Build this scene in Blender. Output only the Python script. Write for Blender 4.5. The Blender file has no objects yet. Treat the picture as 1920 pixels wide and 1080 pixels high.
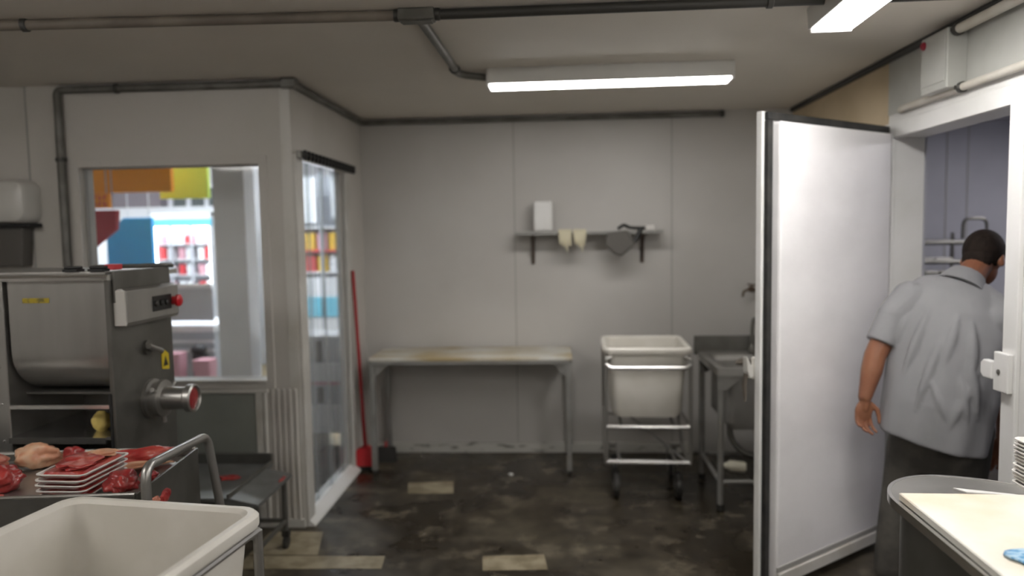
import bpy, bmesh, math, random
from mathutils import Vector, Matrix
random.seed(7)
PI = math.pi
scn = bpy.context.scene
C = scn.collection

# ------------------------------------------------------------------ camera
CAM_F, CAM_YAW, CAM_PITCH, CAM_ROLL, CAM_H = 1378.4, 0.0605, -0.0742, -0.0168, 1.65
cy, sy = math.cos(CAM_YAW), math.sin(CAM_YAW)
r = Vector((cy, sy, 0)); f = Vector((-sy, cy, 0)); u = Vector((0, 0, 1))
cp, sp = math.cos(CAM_PITCH), math.sin(CAM_PITCH)
f, u = f*cp + u*sp, u*cp - f*sp
cr, sr = math.cos(CAM_ROLL), math.sin(CAM_ROLL)
r, u = r*cr + u*sr, u*cr - r*sr
cam_d = bpy.data.cameras.new('camera')
cam = bpy.data.objects.new('camera', cam_d); C.objects.link(cam)
m = Matrix.Identity(4)
for i in range(3):
    m[i][0], m[i][1], m[i][2] = r[i], u[i], -f[i]
m[2][3] = CAM_H
cam.matrix_world = m
cam_d.sensor_width = 36.0
cam_d.lens = CAM_F*36/1920
cam_d.clip_start = 0.05
cam_d.dof.use_dof = True
cam_d.dof.focus_distance = 2.2
cam_d.dof.aperture_fstop = 1.3
scn.camera = cam

# ------------------------------------------------------------------ world, exposure
w = bpy.data.worlds.new('world'); scn.world = w; w.use_nodes = True
w.node_tree.nodes['Background'].inputs[0].default_value = (0.8, 0.8, 0.85, 1)
w.node_tree.nodes['Background'].inputs[1].default_value = 0.02
scn.view_settings.view_transform = 'Standard'
scn.view_settings.look = 'None'
scn.view_settings.gamma = 1.0
scn.view_settings.use_curve_mapping = False
scn.view_settings.exposure = 1.04
LAMP = 15.0          # radiance of the fluorescent tubes in the room
SHOP = 42.0         # radiance of the unseen lamps added over the shop

# ------------------------------------------------------------------ materials
def new_mat(name):
    m = bpy.data.materials.new(name); m.use_nodes = True
    nt = m.node_tree
    return m, nt, nt.nodes['Principled BSDF']
def rgb(c): return (c[0], c[1], c[2], 1)
def mat(name, col, rough=0.5, metal=0.0, col2=None, scale=6.0, lo=0.4, hi=0.6, detail=4, bump=0.0, bscale=40.0, emit=0, spec=None, stretch=None, coat=0, sss=0, trans=0, rough2=None):
    m, nt, b = new_mat(name)
    b.inputs['Base Color'].default_value = rgb(col)
    b.inputs['Roughness'].default_value = rough
    b.inputs['Metallic'].default_value = metal
    if spec is not None: b.inputs['Specular IOR Level'].default_value = spec
    if coat: b.inputs['Coat Weight'].default_value = coat; b.inputs['Coat Roughness'].default_value = 0.1
    if sss:
        b.inputs['Subsurface Weight'].default_value = sss; b.inputs['Subsurface Scale'].default_value = 0.02
    if trans: b.inputs['Transmission Weight'].default_value = trans
    if emit:
        b.inputs['Emission Color'].default_value = rgb(col); b.inputs['Emission Strength'].default_value = emit
    tc = None
    def coords():
        nonlocal tc
        if tc is None:
            t = nt.nodes.new('ShaderNodeTexCoord'); mp = nt.nodes.new('ShaderNodeMapping')
            nt.links.new(t.outputs['Object'], mp.inputs[0])
            if stretch: mp.inputs['Scale'].default_value = stretch
            tc = mp.outputs[0]
        return tc
    if col2 is not None:
        n = nt.nodes.new('ShaderNodeTexNoise'); n.inputs['Scale'].default_value = scale; n.inputs['Detail'].default_value = detail
        nt.links.new(coords(), n.inputs['Vector'])
        mr = nt.nodes.new('ShaderNodeMapRange'); mr.inputs['From Min'].default_value = lo; mr.inputs['From Max'].default_value = hi
        nt.links.new(n.outputs[0], mr.inputs[0])
        mx = nt.nodes.new('ShaderNodeMix'); mx.data_type = 'RGBA'
        mx.inputs[6].default_value = rgb(col); mx.inputs[7].default_value = rgb(col2)
        nt.links.new(mr.outputs[0], mx.inputs[0]); nt.links.new(mx.outputs[2], b.inputs['Base Color'])
        if rough2 is not None:
            m2 = nt.nodes.new('ShaderNodeMapRange'); m2.inputs['To Min'].default_value = rough; m2.inputs['To Max'].default_value = rough2
            nt.links.new(mr.outputs[0], m2.inputs[0]); nt.links.new(m2.outputs[0], b.inputs['Roughness'])
    if bump:
        n = nt.nodes.new('ShaderNodeTexNoise'); n.inputs['Scale'].default_value = bscale; n.inputs['Detail'].default_value = 3
        nt.links.new(coords(), n.inputs['Vector'])
        bp = nt.nodes.new('ShaderNodeBump'); bp.inputs['Strength'].default_value = bump; bp.inputs['Distance'].default_value = 0.01
        nt.links.new(n.outputs[0], bp.inputs['Height']); nt.links.new(bp.outputs[0], b.inputs['Normal'])
    return m

M = {}
M['wall'] = mat('wall_panel_paint', (0.53, 0.51, 0.485), 0.42, col2=(0.49, 0.47, 0.445), scale=1.3)
M['wall_part'] = mat('partition_paint', (0.56, 0.53, 0.495), 0.5, col2=(0.52, 0.495, 0.455), scale=1.6)
M['ceiling'] = mat('ceiling_paint', (0.74, 0.69, 0.62), 0.6, col2=(0.69, 0.64, 0.57), scale=0.9)
M['lower'] = mat('lower_panel_paint', (0.27, 0.28, 0.255), 0.5, col2=(0.24, 0.25, 0.225), scale=3)
M['beige'] = mat('beige_board', (0.62, 0.50, 0.34), 0.7, col2=(0.55, 0.44, 0.29), scale=3)
M['trim'] = mat('trim_paint', (0.62, 0.60, 0.56), 0.4, col2=(0.52, 0.49, 0.43), scale=4, lo=.5, hi=.7)
M['white'] = mat('white_paint', (0.76, 0.75, 0.74), 0.35, col2=(0.70, 0.69, 0.67), scale=3)
M['cold'] = mat('cold_room_panel', (0.42, 0.42, 0.46), 0.5, col2=(0.38, 0.38, 0.42), scale=2)
M['curb'] = mat('stained_curb', (0.56, 0.55, 0.51), 0.5, col2=(0.10, 0.085, 0.065), scale=7, lo=.56, hi=.66, detail=8, stretch=(1, 1, 4))
M['seam'] = mat('seam_grey', (0.33, 0.32, 0.30), 0.6)
M['dark_seam'] = mat('dark_joint', (0.05, 0.048, 0.045), 0.7)
M['conduit'] = mat('conduit_grey', (0.17, 0.165, 0.15), 0.45, 0.3, col2=(0.11, 0.105, 0.09), scale=8)
M['conduit_dark'] = mat('conduit_dark', (0.055, 0.053, 0.048), 0.45, 0.3)
M['conduit_paint'] = mat('conduit_painted', (0.21, 0.18, 0.145), 0.6, col2=(0.15, 0.125, 0.10), scale=5)
M['pipe_white'] = mat('pipe_white', (0.58, 0.55, 0.49), 0.45, col2=(0.48, 0.44, 0.37), scale=4)
M['steel'] = mat('stainless_steel', (0.46, 0.45, 0.43), 0.34, 0.85, col2=(0.38, 0.37, 0.35), scale=5, bump=.03, bscale=90, stretch=(1, 1, .15))
M['steel_bright'] = mat('polished_steel', (0.72, 0.71, 0.69), 0.22, 0.95)
M['steel_dark'] = mat('dull_dark_steel', (0.20, 0.195, 0.18), 0.42, 0.75, col2=(0.15, 0.145, 0.13), scale=4)
M['steel_deck'] = mat('worn_steel_deck', (0.22, 0.225, 0.22), 0.5, 0.6, col2=(0.17, 0.17, 0.165), scale=6)
M['leg_grey'] = mat('grey_painted_tube', (0.34, 0.335, 0.32), 0.42, 0.5, col2=(0.28, 0.27, 0.25), scale=6)
M['black'] = mat('black_plastic', (0.012, 0.012, 0.012), 0.45)
M['rubber'] = mat('black_rubber', (0.018, 0.017, 0.016), 0.6, col2=(0.04, 0.038, 0.034), scale=20)
M['gasket'] = mat('door_gasket', (0.013, 0.013, 0.013), 0.5, col2=(0.035, 0.033, 0.03), scale=9)
M['tub'] = mat('white_tub_plastic', (0.70, 0.67, 0.615), 0.38, col2=(0.63, 0.60, 0.54), scale=4, bump=.04, bscale=25)
M['board'] = mat('white_cutting_board', (0.80, 0.775, 0.71), 0.5, col2=(0.74, 0.60, 0.42), scale=3.2, lo=.50, hi=.80, detail=7, bump=.03)
M['board2'] = mat('stained_table_board', (0.66, 0.65, 0.60), 0.5, col2=(0.44, 0.35, 0.20), scale=2.4, lo=.40, hi=.62, detail=7, stretch=(1, 2, 1))
M['red'] = mat('red_plastic', (0.55, 0.012, 0.02), 0.35)
M['red_pole'] = mat('red_broom_pole', (0.34, 0.012, 0.018), 0.35)
M['bristle'] = mat('dark_bristle', (0.03, 0.028, 0.025), 0.9, bump=.6, bscale=120)
M['yellow'] = mat('yellow_sticker', (0.62, 0.46, 0.02), 0.5)
M['yellow_lab'] = mat('worn_yellow_label', (0.40, 0.30, 0.02), 0.5, col2=(0.16, 0.13, 0.03), scale=60, lo=.42, hi=.58)
M['foam'] = mat('foam_tray', (0.74, 0.71, 0.68), 0.5)
M['meat'] = mat('raw_beef', (0.36, 0.028, 0.028), 0.28, col2=(0.52, 0.11, 0.08), scale=14, lo=.42, hi=.66, detail=5, bump=.5, bscale=30, coat=.4, stretch=(1, 2.5, 2))
M['meat_dark'] = mat('dark_raw_beef', (0.24, 0.015, 0.018), 0.28, col2=(0.42, 0.045, 0.04), scale=12, lo=.4, hi=.62, bump=.5, bscale=30, coat=.4)
M['fatty'] = mat('fatty_meat', (0.58, 0.24, 0.16), 0.32, col2=(0.36, 0.06, 0.045), scale=9, lo=.42, hi=.6, detail=5, bump=.5, bscale=25, coat=.4, stretch=(1, 2, 3))
M['fat'] = mat('fat_rim', (0.66, 0.42, 0.27), 0.35, col2=(0.58, 0.27, 0.16), scale=20)
M['skin'] = mat('skin', (0.27, 0.112, 0.058), 0.5, col2=(0.22, 0.085, 0.045), scale=9, sss=.06)
M['hair'] = mat('short_dark_hair', (0.013, 0.008, 0.006), 0.8, col2=(0.020, 0.013, 0.010), scale=40, bump=.35, bscale=260, spec=.2)
M['shirt'] = mat('grey_shirt_cloth', (0.255, 0.252, 0.262), 0.85, col2=(0.235, 0.232, 0.242), scale=5, bump=1.0, bscale=7, stretch=(1.3, 1.3, .55))
M['shirt_cuff'] = mat('shirt_hem_cloth', (0.30, 0.305, 0.315), 0.85)
M['trouser'] = mat('dark_grey_trousers', (0.085, 0.078, 0.066), 0.85, col2=(0.05, 0.046, 0.04), scale=9, bump=.3, bscale=14)
M['shoe'] = mat('black_shoe', (0.015, 0.015, 0.015), 0.5)
M['cloth_cream'] = mat('cream_cloth', (0.60, 0.55, 0.40), 0.8, bump=.3)
M['cloth_brown'] = mat('brown_cloth', (0.12, 0.10, 0.08), 0.85, bump=.3)
M['bag'] = mat('dark_taupe_cover', (0.10, 0.092, 0.082), 0.6, bump=.2)
M['rust'] = mat('rusty_bracket', (0.10, 0.075, 0.06), 0.6, 0.3, col2=(0.07, 0.05, 0.04), scale=12)
M['shelf'] = mat('grey_shelf', (0.27, 0.265, 0.25), 0.5, 0.3)
M['dispenser'] = mat('dispenser_plastic', (0.56, 0.545, 0.51), 0.3)
M['tap'] = mat('old_brass_tap', (0.13, 0.09, 0.06), 0.4, 0.8)
M['box'] = mat('grey_enclosure', (0.47, 0.47, 0.44), 0.45, col2=(0.42, 0.42, 0.39), scale=4)
M['blue_cloth'] = mat('blue_patterned_cloth', (0.10, 0.30, 0.55), 0.85, col2=(0.45, 0.62, 0.75), scale=45, lo=.45, hi=.6, stretch=(1, 3, 1), bump=.3)
M['film'] = mat('clear_film', (0.8, 0.8, 0.8), 0.15)
M['tile'] = mat('pale_floor_tile', (0.34, 0.29, 0.20), 0.4, col2=(0.20, 0.165, 0.105), scale=9, lo=.42, hi=.62, detail=8, bump=.1)
M['bottle'] = mat('cream_bottle', (0.62, 0.59, 0.48), 0.4)
M['bucket'] = mat('tan_bucket', (0.34, 0.28, 0.19), 0.5)
M['bag_yellow'] = mat('yellow_cloth', (0.62, 0.48, 0.14), 0.7)
# shop
M['s_wall'] = mat('shop_wall', (0.66, 0.66, 0.68), 0.6)
M['s_floor'] = mat('shop_floor', (0.36, 0.29, 0.18), 0.75, col2=(0.28, 0.23, 0.15), scale=3)
M['s_orange'] = mat('orange_banner', (0.86, 0.32, 0.0), 0.6)
M['s_green'] = mat('lime_banner', (0.55, 0.74, 0.12), 0.6)
M['s_red'] = mat('red_banner', (0.36, 0.012, 0.03), 0.6)
M['s_blue'] = mat('blue_panel', (0.035, 0.32, 0.72), 0.5)
M['s_cyan'] = mat('cyan_strip', (0.16, 0.58, 0.78), 0.5)
M['s_mauve'] = mat('mauve_wall', (0.22, 0.19, 0.215), 0.6)
M['s_glassdark'] = mat('dark_window_pane', (0.12, 0.14, 0.14), 0.2)
M['s_white'] = mat('shop_white', (0.80, 0.82, 0.86), 0.5)
M['s_grey'] = mat('shop_grey', (0.48, 0.51, 0.56), 0.4)
M['s_pink'] = mat('pink_pack', (0.62, 0.34, 0.40), 0.5)
M['s_yellow'] = mat('yellow_pack', (0.80, 0.50, 0.03), 0.5)
M['s_redpack'] = mat('red_pack', (0.60, 0.05, 0.06), 0.5)
M['s_dark'] = mat('dark_equipment', (0.03, 0.03, 0.035), 0.5)
M['s_col'] = mat('shop_column_paint', (0.86, 0.84, 0.83), 0.6, col2=(0.80, 0.78, 0.77), scale=2)

M['frame_cream'] = mat('strip_door_frame_paint', (0.56, 0.545, 0.51), 0.4, col2=(0.50, 0.48, 0.44), scale=4)
def emitter(name, col, strength):
    m, nt, b = new_mat(name)
    nt.nodes.remove(b)
    e = nt.nodes.new('ShaderNodeEmission'); e.inputs[0].default_value = rgb(col); e.inputs[1].default_value = strength
    nt.links.new(e.outputs[0], nt.nodes['Material Output'].inputs[0]); return m
M['tube'] = emitter('fluorescent_diffuser', (1.0, 0.98, 0.945), LAMP)
M['tube_near'] = emitter('fluorescent_diffuser_near', (1.0, 0.98, 0.95), LAMP*1.38)
M['tube_fill'] = emitter('unseen_fill_diffuser', (1.0, 0.975, 0.94), LAMP*0.50)  # glow of the unseen fill lamps added outside the view
M['shop_fill_tube'] = emitter('shop_fill_diffuser', (0.90, 0.95, 1.0), SHOP)  # glow of the lamps added out of view in the shop
M['case_tube'] = emitter('cooler_strip_lamp', (0.95, 0.97, 1.0), 9.0)
M['cold_fill'] = emitter('cold_fill_emitter', (1.0, 0.97, 1.0), 20.0)  # glow of the hidden lamp added in the cold room
M['red_lamp'] = mat('red_indicator', (0.30, 0.01, 0.03), 0.3)

def clear_mat(name, tint, gloss, rough, haze):
    m, nt, b = new_mat(name); nt.nodes.remove(b)
    t = nt.nodes.new('ShaderNodeBsdfTransparent'); t.inputs[0].default_value = rgb(tint)
    g = nt.nodes.new('ShaderNodeBsdfGlossy'); g.inputs['Roughness'].default_value = rough
    d = nt.nodes.new('ShaderNodeBsdfDiffuse'); d.inputs[0].default_value = (0.8, 0.8, 0.8, 1)
    a = nt.nodes.new('ShaderNodeMixShader'); a.inputs[0].default_value = gloss
    c = nt.nodes.new('ShaderNodeMixShader'); c.inputs[0].default_value = haze
    nt.links.new(t.outputs[0], a.inputs[1]); nt.links.new(g.outputs[0], a.inputs[2])
    nt.links.new(a.outputs[0], c.inputs[1]); nt.links.new(d.outputs[0], c.inputs[2])
    nt.links.new(c.outputs[0], nt.nodes['Material Output'].inputs[0]); return m
M['glass'] = clear_mat('window_pane_glass', (0.97, 0.98, 0.98), 0.03, 0.05, 0.02)
M['pvc'] = clear_mat('clear_pvc_strip', (0.90, 0.92, 0.93), 0.09, 0.16, 0.12)

def floor_mat():
    m, nt, b = new_mat('wet_dark_floor')
    t = nt.nodes.new('ShaderNodeTexCoord')
    def noise(scale, detail, rough=.55):
        n = nt.nodes.new('ShaderNodeTexNoise'); n.inputs['Scale'].default_value = scale; n.inputs['Detail'].default_value = detail
        n.inputs['Roughness'].default_value = rough
        nt.links.new(t.outputs['Object'], n.inputs['Vector']); return n
    def rng(src, a, bb, lo=0, hi=1):
        mr = nt.nodes.new('ShaderNodeMapRange'); mr.inputs[1].default_value = a; mr.inputs[2].default_value = bb
        mr.inputs[3].default_value = lo; mr.inputs[4].default_value = hi
        nt.links.new(src, mr.inputs[0]); return mr.outputs[0]
    n1 = noise(1.7, 8, .6); n2 = noise(11, 6); n3 = noise(60, 3); n4 = noise(4.2, 9, .68)
    mx = nt.nodes.new('ShaderNodeMix'); mx.data_type = 'RGBA'
    mx.inputs[6].default_value = (0.028, 0.021, 0.013, 1); mx.inputs[7].default_value = (0.070, 0.057, 0.038, 1)
    nt.links.new(rng(n1.outputs[0], .45, .60), mx.inputs[0])
    m2 = nt.nodes.new('ShaderNodeMix'); m2.data_type = 'RGBA'; m2.inputs[7].default_value = (0.125, 0.104, 0.073, 1)
    nt.links.new(mx.outputs[2], m2.inputs[6]); nt.links.new(rng(n4.outputs[0], .53, .62, 0, .9), m2.inputs[0])
    m3 = nt.nodes.new('ShaderNodeMix'); m3.data_type = 'RGBA'; m3.blend_type = 'MULTIPLY'; m3.inputs[0].default_value = .6
    cr_ = nt.nodes.new('ShaderNodeValToRGB'); cr_.color_ramp.elements[0].position = .35; cr_.color_ramp.elements[0].color = (.45, .45, .45, 1)
    cr_.color_ramp.elements[1].position = .6; cr_.color_ramp.elements[1].color = (1.1, 1.1, 1.1, 1)
    nt.links.new(n2.outputs[0], cr_.inputs[0])
    nt.links.new(m2.outputs[2], m3.inputs[6]); nt.links.new(cr_.outputs[0], m3.inputs[7])
    nt.links.new(m3.outputs[2], b.inputs['Base Color'])
    nt.links.new(rng(n1.outputs[0], .42, .62, .22, .6), b.inputs['Roughness'])
    bp = nt.nodes.new('ShaderNodeBump'); bp.inputs['Strength'].default_value = .25; bp.inputs['Distance'].default_value = .004
    nt.links.new(n3.outputs[0], bp.inputs['Height']); nt.links.new(bp.outputs[0], b.inputs['Normal'])
    return m
M['floor'] = floor_mat()

# ------------------------------------------------------------------ mesh helpers
def box(bm, x0, x1, y0, y1, z0, z1):
    vs = [bm.verts.new(p) for p in ((x0,y0,z0),(x1,y0,z0),(x1,y1,z0),(x0,y1,z0),(x0,y0,z1),(x1,y0,z1),(x1,y1,z1),(x0,y1,z1))]
    for q in ((0,3,2,1),(4,5,6,7),(0,1,5,4),(1,2,6,5),(2,3,7,6),(3,0,4,7)): bm.faces.new([vs[i] for i in q])
    return vs
def frame_of(d):
    d = d.normalized(); a = Vector((0,0,1)) if abs(d.z) < .95 else Vector((1,0,0))
    x = d.cross(a).normalized(); return x, d.cross(x).normalized()
def rings(bm, rs, cap=True, closed=False):
    L = [[bm.verts.new(p) for p in ring] for ring in rs]; n = len(L[0])
    for a, b in zip(L, L[1:] + ([L[0]] if closed else [])):
        for i in range(n): bm.faces.new((a[i], a[(i+1) % n], b[(i+1) % n], b[i]))
    if cap and not closed:
        bm.faces.new(L[0][::-1]); bm.faces.new(L[-1])
    return L
def fillet(pts, rad, seg=5):
    pts = [Vector(p) for p in pts]; out = [pts[0]]
    for i in range(1, len(pts)-1):
        p, a, b = pts[i], pts[i-1], pts[i+1]
        r_ = min(rad, (a-p).length*.45, (b-p).length*.45)
        s, e = p+(a-p).normalized()*r_, p+(b-p).normalized()*r_
        for k in range(seg+1):
            t = k/seg; out.append(s*(1-t)**2 + p*2*t*(1-t) + e*t*t)
    out.append(pts[-1]); return out
def tube(bm, pts, rad, n=12, bend=0.0, closed=False, radii=None):
    pts = fillet(pts, bend) if bend else [Vector(p) for p in pts]
    rs = []; x = None; N = len(pts)
    for i, p in enumerate(pts):
        if closed: d = pts[(i+1) % N]-pts[i-1]
        else: d = (pts[min(i+1, N-1)]-pts[max(i-1, 0)])
        d.normalize()
        if x is None: x, _ = frame_of(d)
        x = (x - d*x.dot(d)).normalized(); y = d.cross(x)
        rr = radii[i] if radii else rad
        rs.append([p+(x*math.cos(2*PI*k/n)+y*math.sin(2*PI*k/n))*rr for k in range(n)])
    rings(bm, rs, closed=closed)
def lathe(bm, o, axis, prof, n=24):
    """prof: list of (radius, distance along axis)"""
    o = Vector(o); axis = Vector(axis).normalized(); x, y = frame_of(axis)
    rings(bm, [[o+axis*h+(x*math.cos(2*PI*k/n)+y*math.sin(2*PI*k/n))*max(rr, 1e-4) for k in range(n)] for rr, h in prof])
def prism(bm, poly, d):
    d = Vector(d); rings(bm, [[Vector(p) for p in poly], [Vector(p)+d for p in poly]])
def ball(bm, c, rx, ry=None, rz=None, seg=20, rn=12, rot=None):
    ry = ry or rx; rz = rz or rx
    mtx = Matrix.Translation(c) @ (rot.to_4x4() if rot else Matrix.Identity(4)) @ Matrix.Diagonal((rx, ry, rz, 1))
    bmesh.ops.create_uvsphere(bm, u_segments=seg, v_segments=rn, radius=1, matrix=mtx)
def rrect(x0, x1, y0, y1, z, rad, seg=5):
    pts = []
    for cx, cy_, a0 in ((x1-rad, y1-rad, 0), (x0+rad, y1-rad, PI/2), (x0+rad, y0+rad, PI), (x1-rad, y0+rad, 1.5*PI)):
        for k in range(seg+1):
            a = a0+PI/2*k/seg; pts.append(Vector((cx+rad*math.cos(a), cy_+rad*math.sin(a), z)))
    return pts
def obj(name, bm, m, parent=None, smooth=True, bevel=0.0, label=None, kind=None):
    bmesh.ops.recalc_face_normals(bm, faces=bm.faces)
    me = bpy.data.meshes.new(name); bm.to_mesh(me); bm.free()
    o = bpy.data.objects.new(name, me); C.objects.link(o)
    for mm in (m if isinstance(m, (list, tuple)) else [m]): me.materials.append(M[mm] if isinstance(mm, str) else mm)
    if smooth:
        for p in me.polygons: p.use_smooth = True
        es = me.edges; 
        me.set_sharp_from_angle(angle=math.radians(35))
    if bevel:
        b = o.modifiers.new('bevel', 'BEVEL'); b.width = bevel; b.segments = 2; b.limit_method = 'ANGLE'; b.angle_limit = math.radians(40)
    if parent: o.parent = parent
    if label: o['label'] = label
    if kind: o['kind'] = kind
    return o
def tag(o, label, cat, group=None):
    o['label'] = label; o['category'] = cat
    if group: o['group'] = group
    return o
def thing(name, label, cat, loc=(0,0,0), rotz=0, group=None):
    o = bpy.data.objects.new(name, None); C.objects.link(o); o.empty_display_size = .1
    o.location = loc; o.rotation_euler = (0,0,rotz); return tag(o, label, cat, group)
def struct(name, bm, m, parent=None, bevel=0, smooth=False):
    o = obj(name, bm, m, parent, smooth=smooth, bevel=bevel)
    if not parent: o['kind'] = 'structure'
    return o
def BM(): return bmesh.new()
def bx(*boxes):
    b = BM()
    for a in boxes: box(b, *a)
    return b
def copy_tree(o, parent=None):
    c = o.copy(); C.objects.link(c)
    if parent: c.parent = parent
    for ch in list(o.children): copy_tree(ch, c)
    return c

# ------------------------------------------------------------------ room shell
H = 2.51; XR = 1.709; XL = -4.2; YB = 5.46; YP = 4.0; XP = -1.444; YN = -3.0
struct('floor', bx((XL-.1, 1.85, YN-.1, YB+.14, -.1, 0)), 'floor')
struct('ceiling', bx((XL-.1, XR+.14, YN-.1, YB+.14, H, H+.1)), 'ceiling')
struct('wall_back', bx((XP-.12, XR+.14, YB, YB+.12, 0, H)), 'wall')
struct('wall_behind', bx((XL-.1, XR+.14, YN-.1, YN, 0, H)), 'wall')
struct('wall_left', bx((XL-.1, XL, YN, YP+.12, 0, H)), 'wall')
# right wall with the cold-room opening
struct('wall_right', bx((XR, XR+.141, YN, 2.88, 0, H), (XR, XR+.141, 3.84, YB, 0, H), (XR, XR+.141, 2.88, 3.84, 2.095, H)), 'white')
struct('trim_1', bx((XR-.004, XR, 3.925, YB, 2.17, H)), 'beige')
struct('trim_2', bx((XR-.004, XR, -1, 3.925, 2.215, H)), 'box')
# partition facing the camera, with a window hole
WX0, WX1, WZ0, WZ1 = -2.655, -1.628, .848, 2.055
struct('wall_partition', bx((XL, WX0, YP, YP+.12, 0, H), (WX1, XP, YP, YP+.12, 0, H), (WX0, WX1, YP, YP+.12, 0, WZ0), (WX0, WX1, YP, YP+.12, WZ1, H)), 'wall_part')
# partition return with the strip door
struct('wall_return', bx((XP-.06, XP, YP+.12, 4.13, 0, H), (XP-.06, XP, 4.98, YB, 0, H), (XP-.06, XP, 4.13, 4.98, 2.11, H)), 'wall_part')
# wall seams
for i, x in enumerate((-.303, .849)):
    struct('trim_%d' % (3+i), bx((x-.004, x+.004, YB-.002, YB, .07, H)), 'seam')
struct('trim_5', bx((-1.44, 1.0, YB-.035, YB, 0, .075)), 'curb', bevel=.004)
struct('trim_6', bx((-2.95, -2.94, YP-.002, YP, 0, H)), 'seam')
# dark joint between right wall and ceiling
b = BM(); tube(b, [(XR-.014, YB-.02, H-.014), (XR-.014, 2.2, H-.014)], .017); struct('trim_7', b, 'dark_seam', smooth=True)
# lower panel under the window, rails and ribs of the partition
b = BM(); box(b, -2.75, -1.70, YP-.008, YP, .05, .775); struct('trim_8', b, 'lower')
b = BM()
box(b, -2.75, -1.625, YP-.022, YP, .78, .80); box(b, -1.70, -1.655, YP-.014, YP, .03, .78); box(b, -1.650, -1.638, YP-.02, YP, .03, .80)
for z in (.12, .3, .5, .68):
    lathe(b, (-1.678, YP-.014, z), (0,-1,0), [(.006,0),(.005,.003),(.001,.005)], 8)
struct('trim_9', b, 'trim', bevel=.002)
b = BM()
for k in range(5): box(b, -1.612+.033*k, -1.596+.033*k, YP-.010, YP, .03, .80+.0*k)
struct('trim_10', b, 'wall_part', bevel=.004)
b = bx((XP-.055, XP+.003, YP-.004, YP, 0, H-.05)); struct('trim_11', b, 'trim')
b = bx((-2.8, XP+.003, YP-.012, YP, 0, .05)); struct('trim_12', b, 'curb', bevel=.003)

# window 1: flat frame with rivets + pane
win = BM()
F = .055
for a in ((WX0-.045, WX0, WZ0-.045, WZ1+.045), (WX1, WX1+.045, WZ0-.045, WZ1+.045)):
    box(win, a[0], a[1], YP-.012, YP, a[2], a[3])
box(win, WX0, WX1, YP-.012, YP, WZ1, WZ1+.045); box(win, WX0, WX1, YP-.012, YP, WZ0-.045, WZ0)
for k in range(9):
    z = WZ0 + (WZ1-WZ0)*k/8
    for x in (WX0-.025, WX1+.025): lathe(win, (x, YP-.012, z), (0,-1,0), [(.006,0),(.005,.003),(.001,.004)], 8)
    x = WX0+(WX1-WX0)*k/8
    lathe(win, (x, YP-.012, WZ1+.024), (0,-1,0), [(.006,0),(.005,.003),(.001,.004)], 8)
wo = struct('window_1', win, 'wall_part', bevel=.002)
obj('pane', bx((WX0-.002, WX1+.002, YP+.05, YP+.056, WZ0-.002, WZ1+.002)), 'glass', wo, smooth=False)
obj('sill', bx((WX0, WX1, YP-.03, YP+.05, WZ0-.004, WZ0+.006)), 'trim', wo, smooth=False)
obj('gasket', bx((WX0, WX0+.012, YP+.03, YP+.05, WZ0, WZ1), (WX0, WX1, YP+.03, YP+.05, WZ1-.008, WZ1)), 'seam', wo, smooth=False)

# strip-door frame (door_2) around the opening in the return wall
fr = BM()
box(fr, XP, XP+.022, YP+.003, 4.115, 0, 2.11); box(fr, XP, XP+.022, 4.965, 5.06, 0, 2.11)
box(fr, XP, XP+.018, 4.115, 4.965, 2.085, 2.11)
d2 = struct('door_2', fr, 'frame_cream', bevel=.003)
th = BM(); prism(th, [(XP-.07, YP+.01, 0), (XP+.055, YP+.01, 0), (XP+.05, YP+.01, .012), (XP+.0, YP+.01, .05), (XP-.07, YP+.01, .05)], (0, 1.10, 0))
obj('threshold', th, 'white', d2, smooth=False)

# cold-room door frame
t = .018
fr = BM()
box(fr, XR-t, XR+.0, 3.84, 3.925, 0, 2.17); box(fr, XR-t, XR, 2.795, 2.88, 0, 2.17); box(fr, XR-t, XR, 2.88, 3.84, 2.095, 2.17)
box(fr, XR-t-.008, XR-t, 3.885, 3.905, 0, 2.15)
d1 = struct('door_1', fr, 'white', bevel=.003)

# ------------------------------------------------------------------ cold room beyond the opening
CX0, CX1, CY0, CY1, CH = XR+.141, 4.2, 1.6, 6.0, 2.45
struct('floor_cold_room', bx((1.85, CX1, CY0, CY1, -.1, .0)), 'floor')
struct('ceiling_cold_room', bx((CX0, CX1, CY0, CY1, CH, CH+.1)), 'cold')
struct('wall_cold_back', bx((CX0, CX1+.1, CY1, CY1+.1, 0, CH)), 'cold')
struct('wall_cold_right', bx((CX1, CX1+.1, CY0, CY1, 0, CH)), 'cold')
struct('wall_cold_front', bx((CX0, CX1+.1, CY0-.1, CY0, 0, CH)), 'cold')
struct('wall_cold_left', bx((1.851, 1.862, CY0, 2.88, 0, CH), (1.851, 1.862, 3.84, CY1, 0, CH)), 'cold')
for i, x in enumerate((2.72, 3.06, 3.22, 3.6)):
    struct('trim_%d' % (20+i), bx((x-.005, x+.005, CY1-.003, CY1, 0, CH)), 'seam')
lt = thing('cold_room_fill', 'unseen ceiling light added inside the cold room beyond the doorway', 'light', (3.7, 4.3, CH))  # added lamp, hidden by the near jamb, brightens the cold room
obj('housing', bx((-.1,.1,-.6,.6,-.06,0)), 'white', lt, smooth=False, bevel=.004)
obj('diffuser', bx((-.08,.08,-.58,.58,-.075,-.06)), 'cold_fill', lt, smooth=False)
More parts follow.
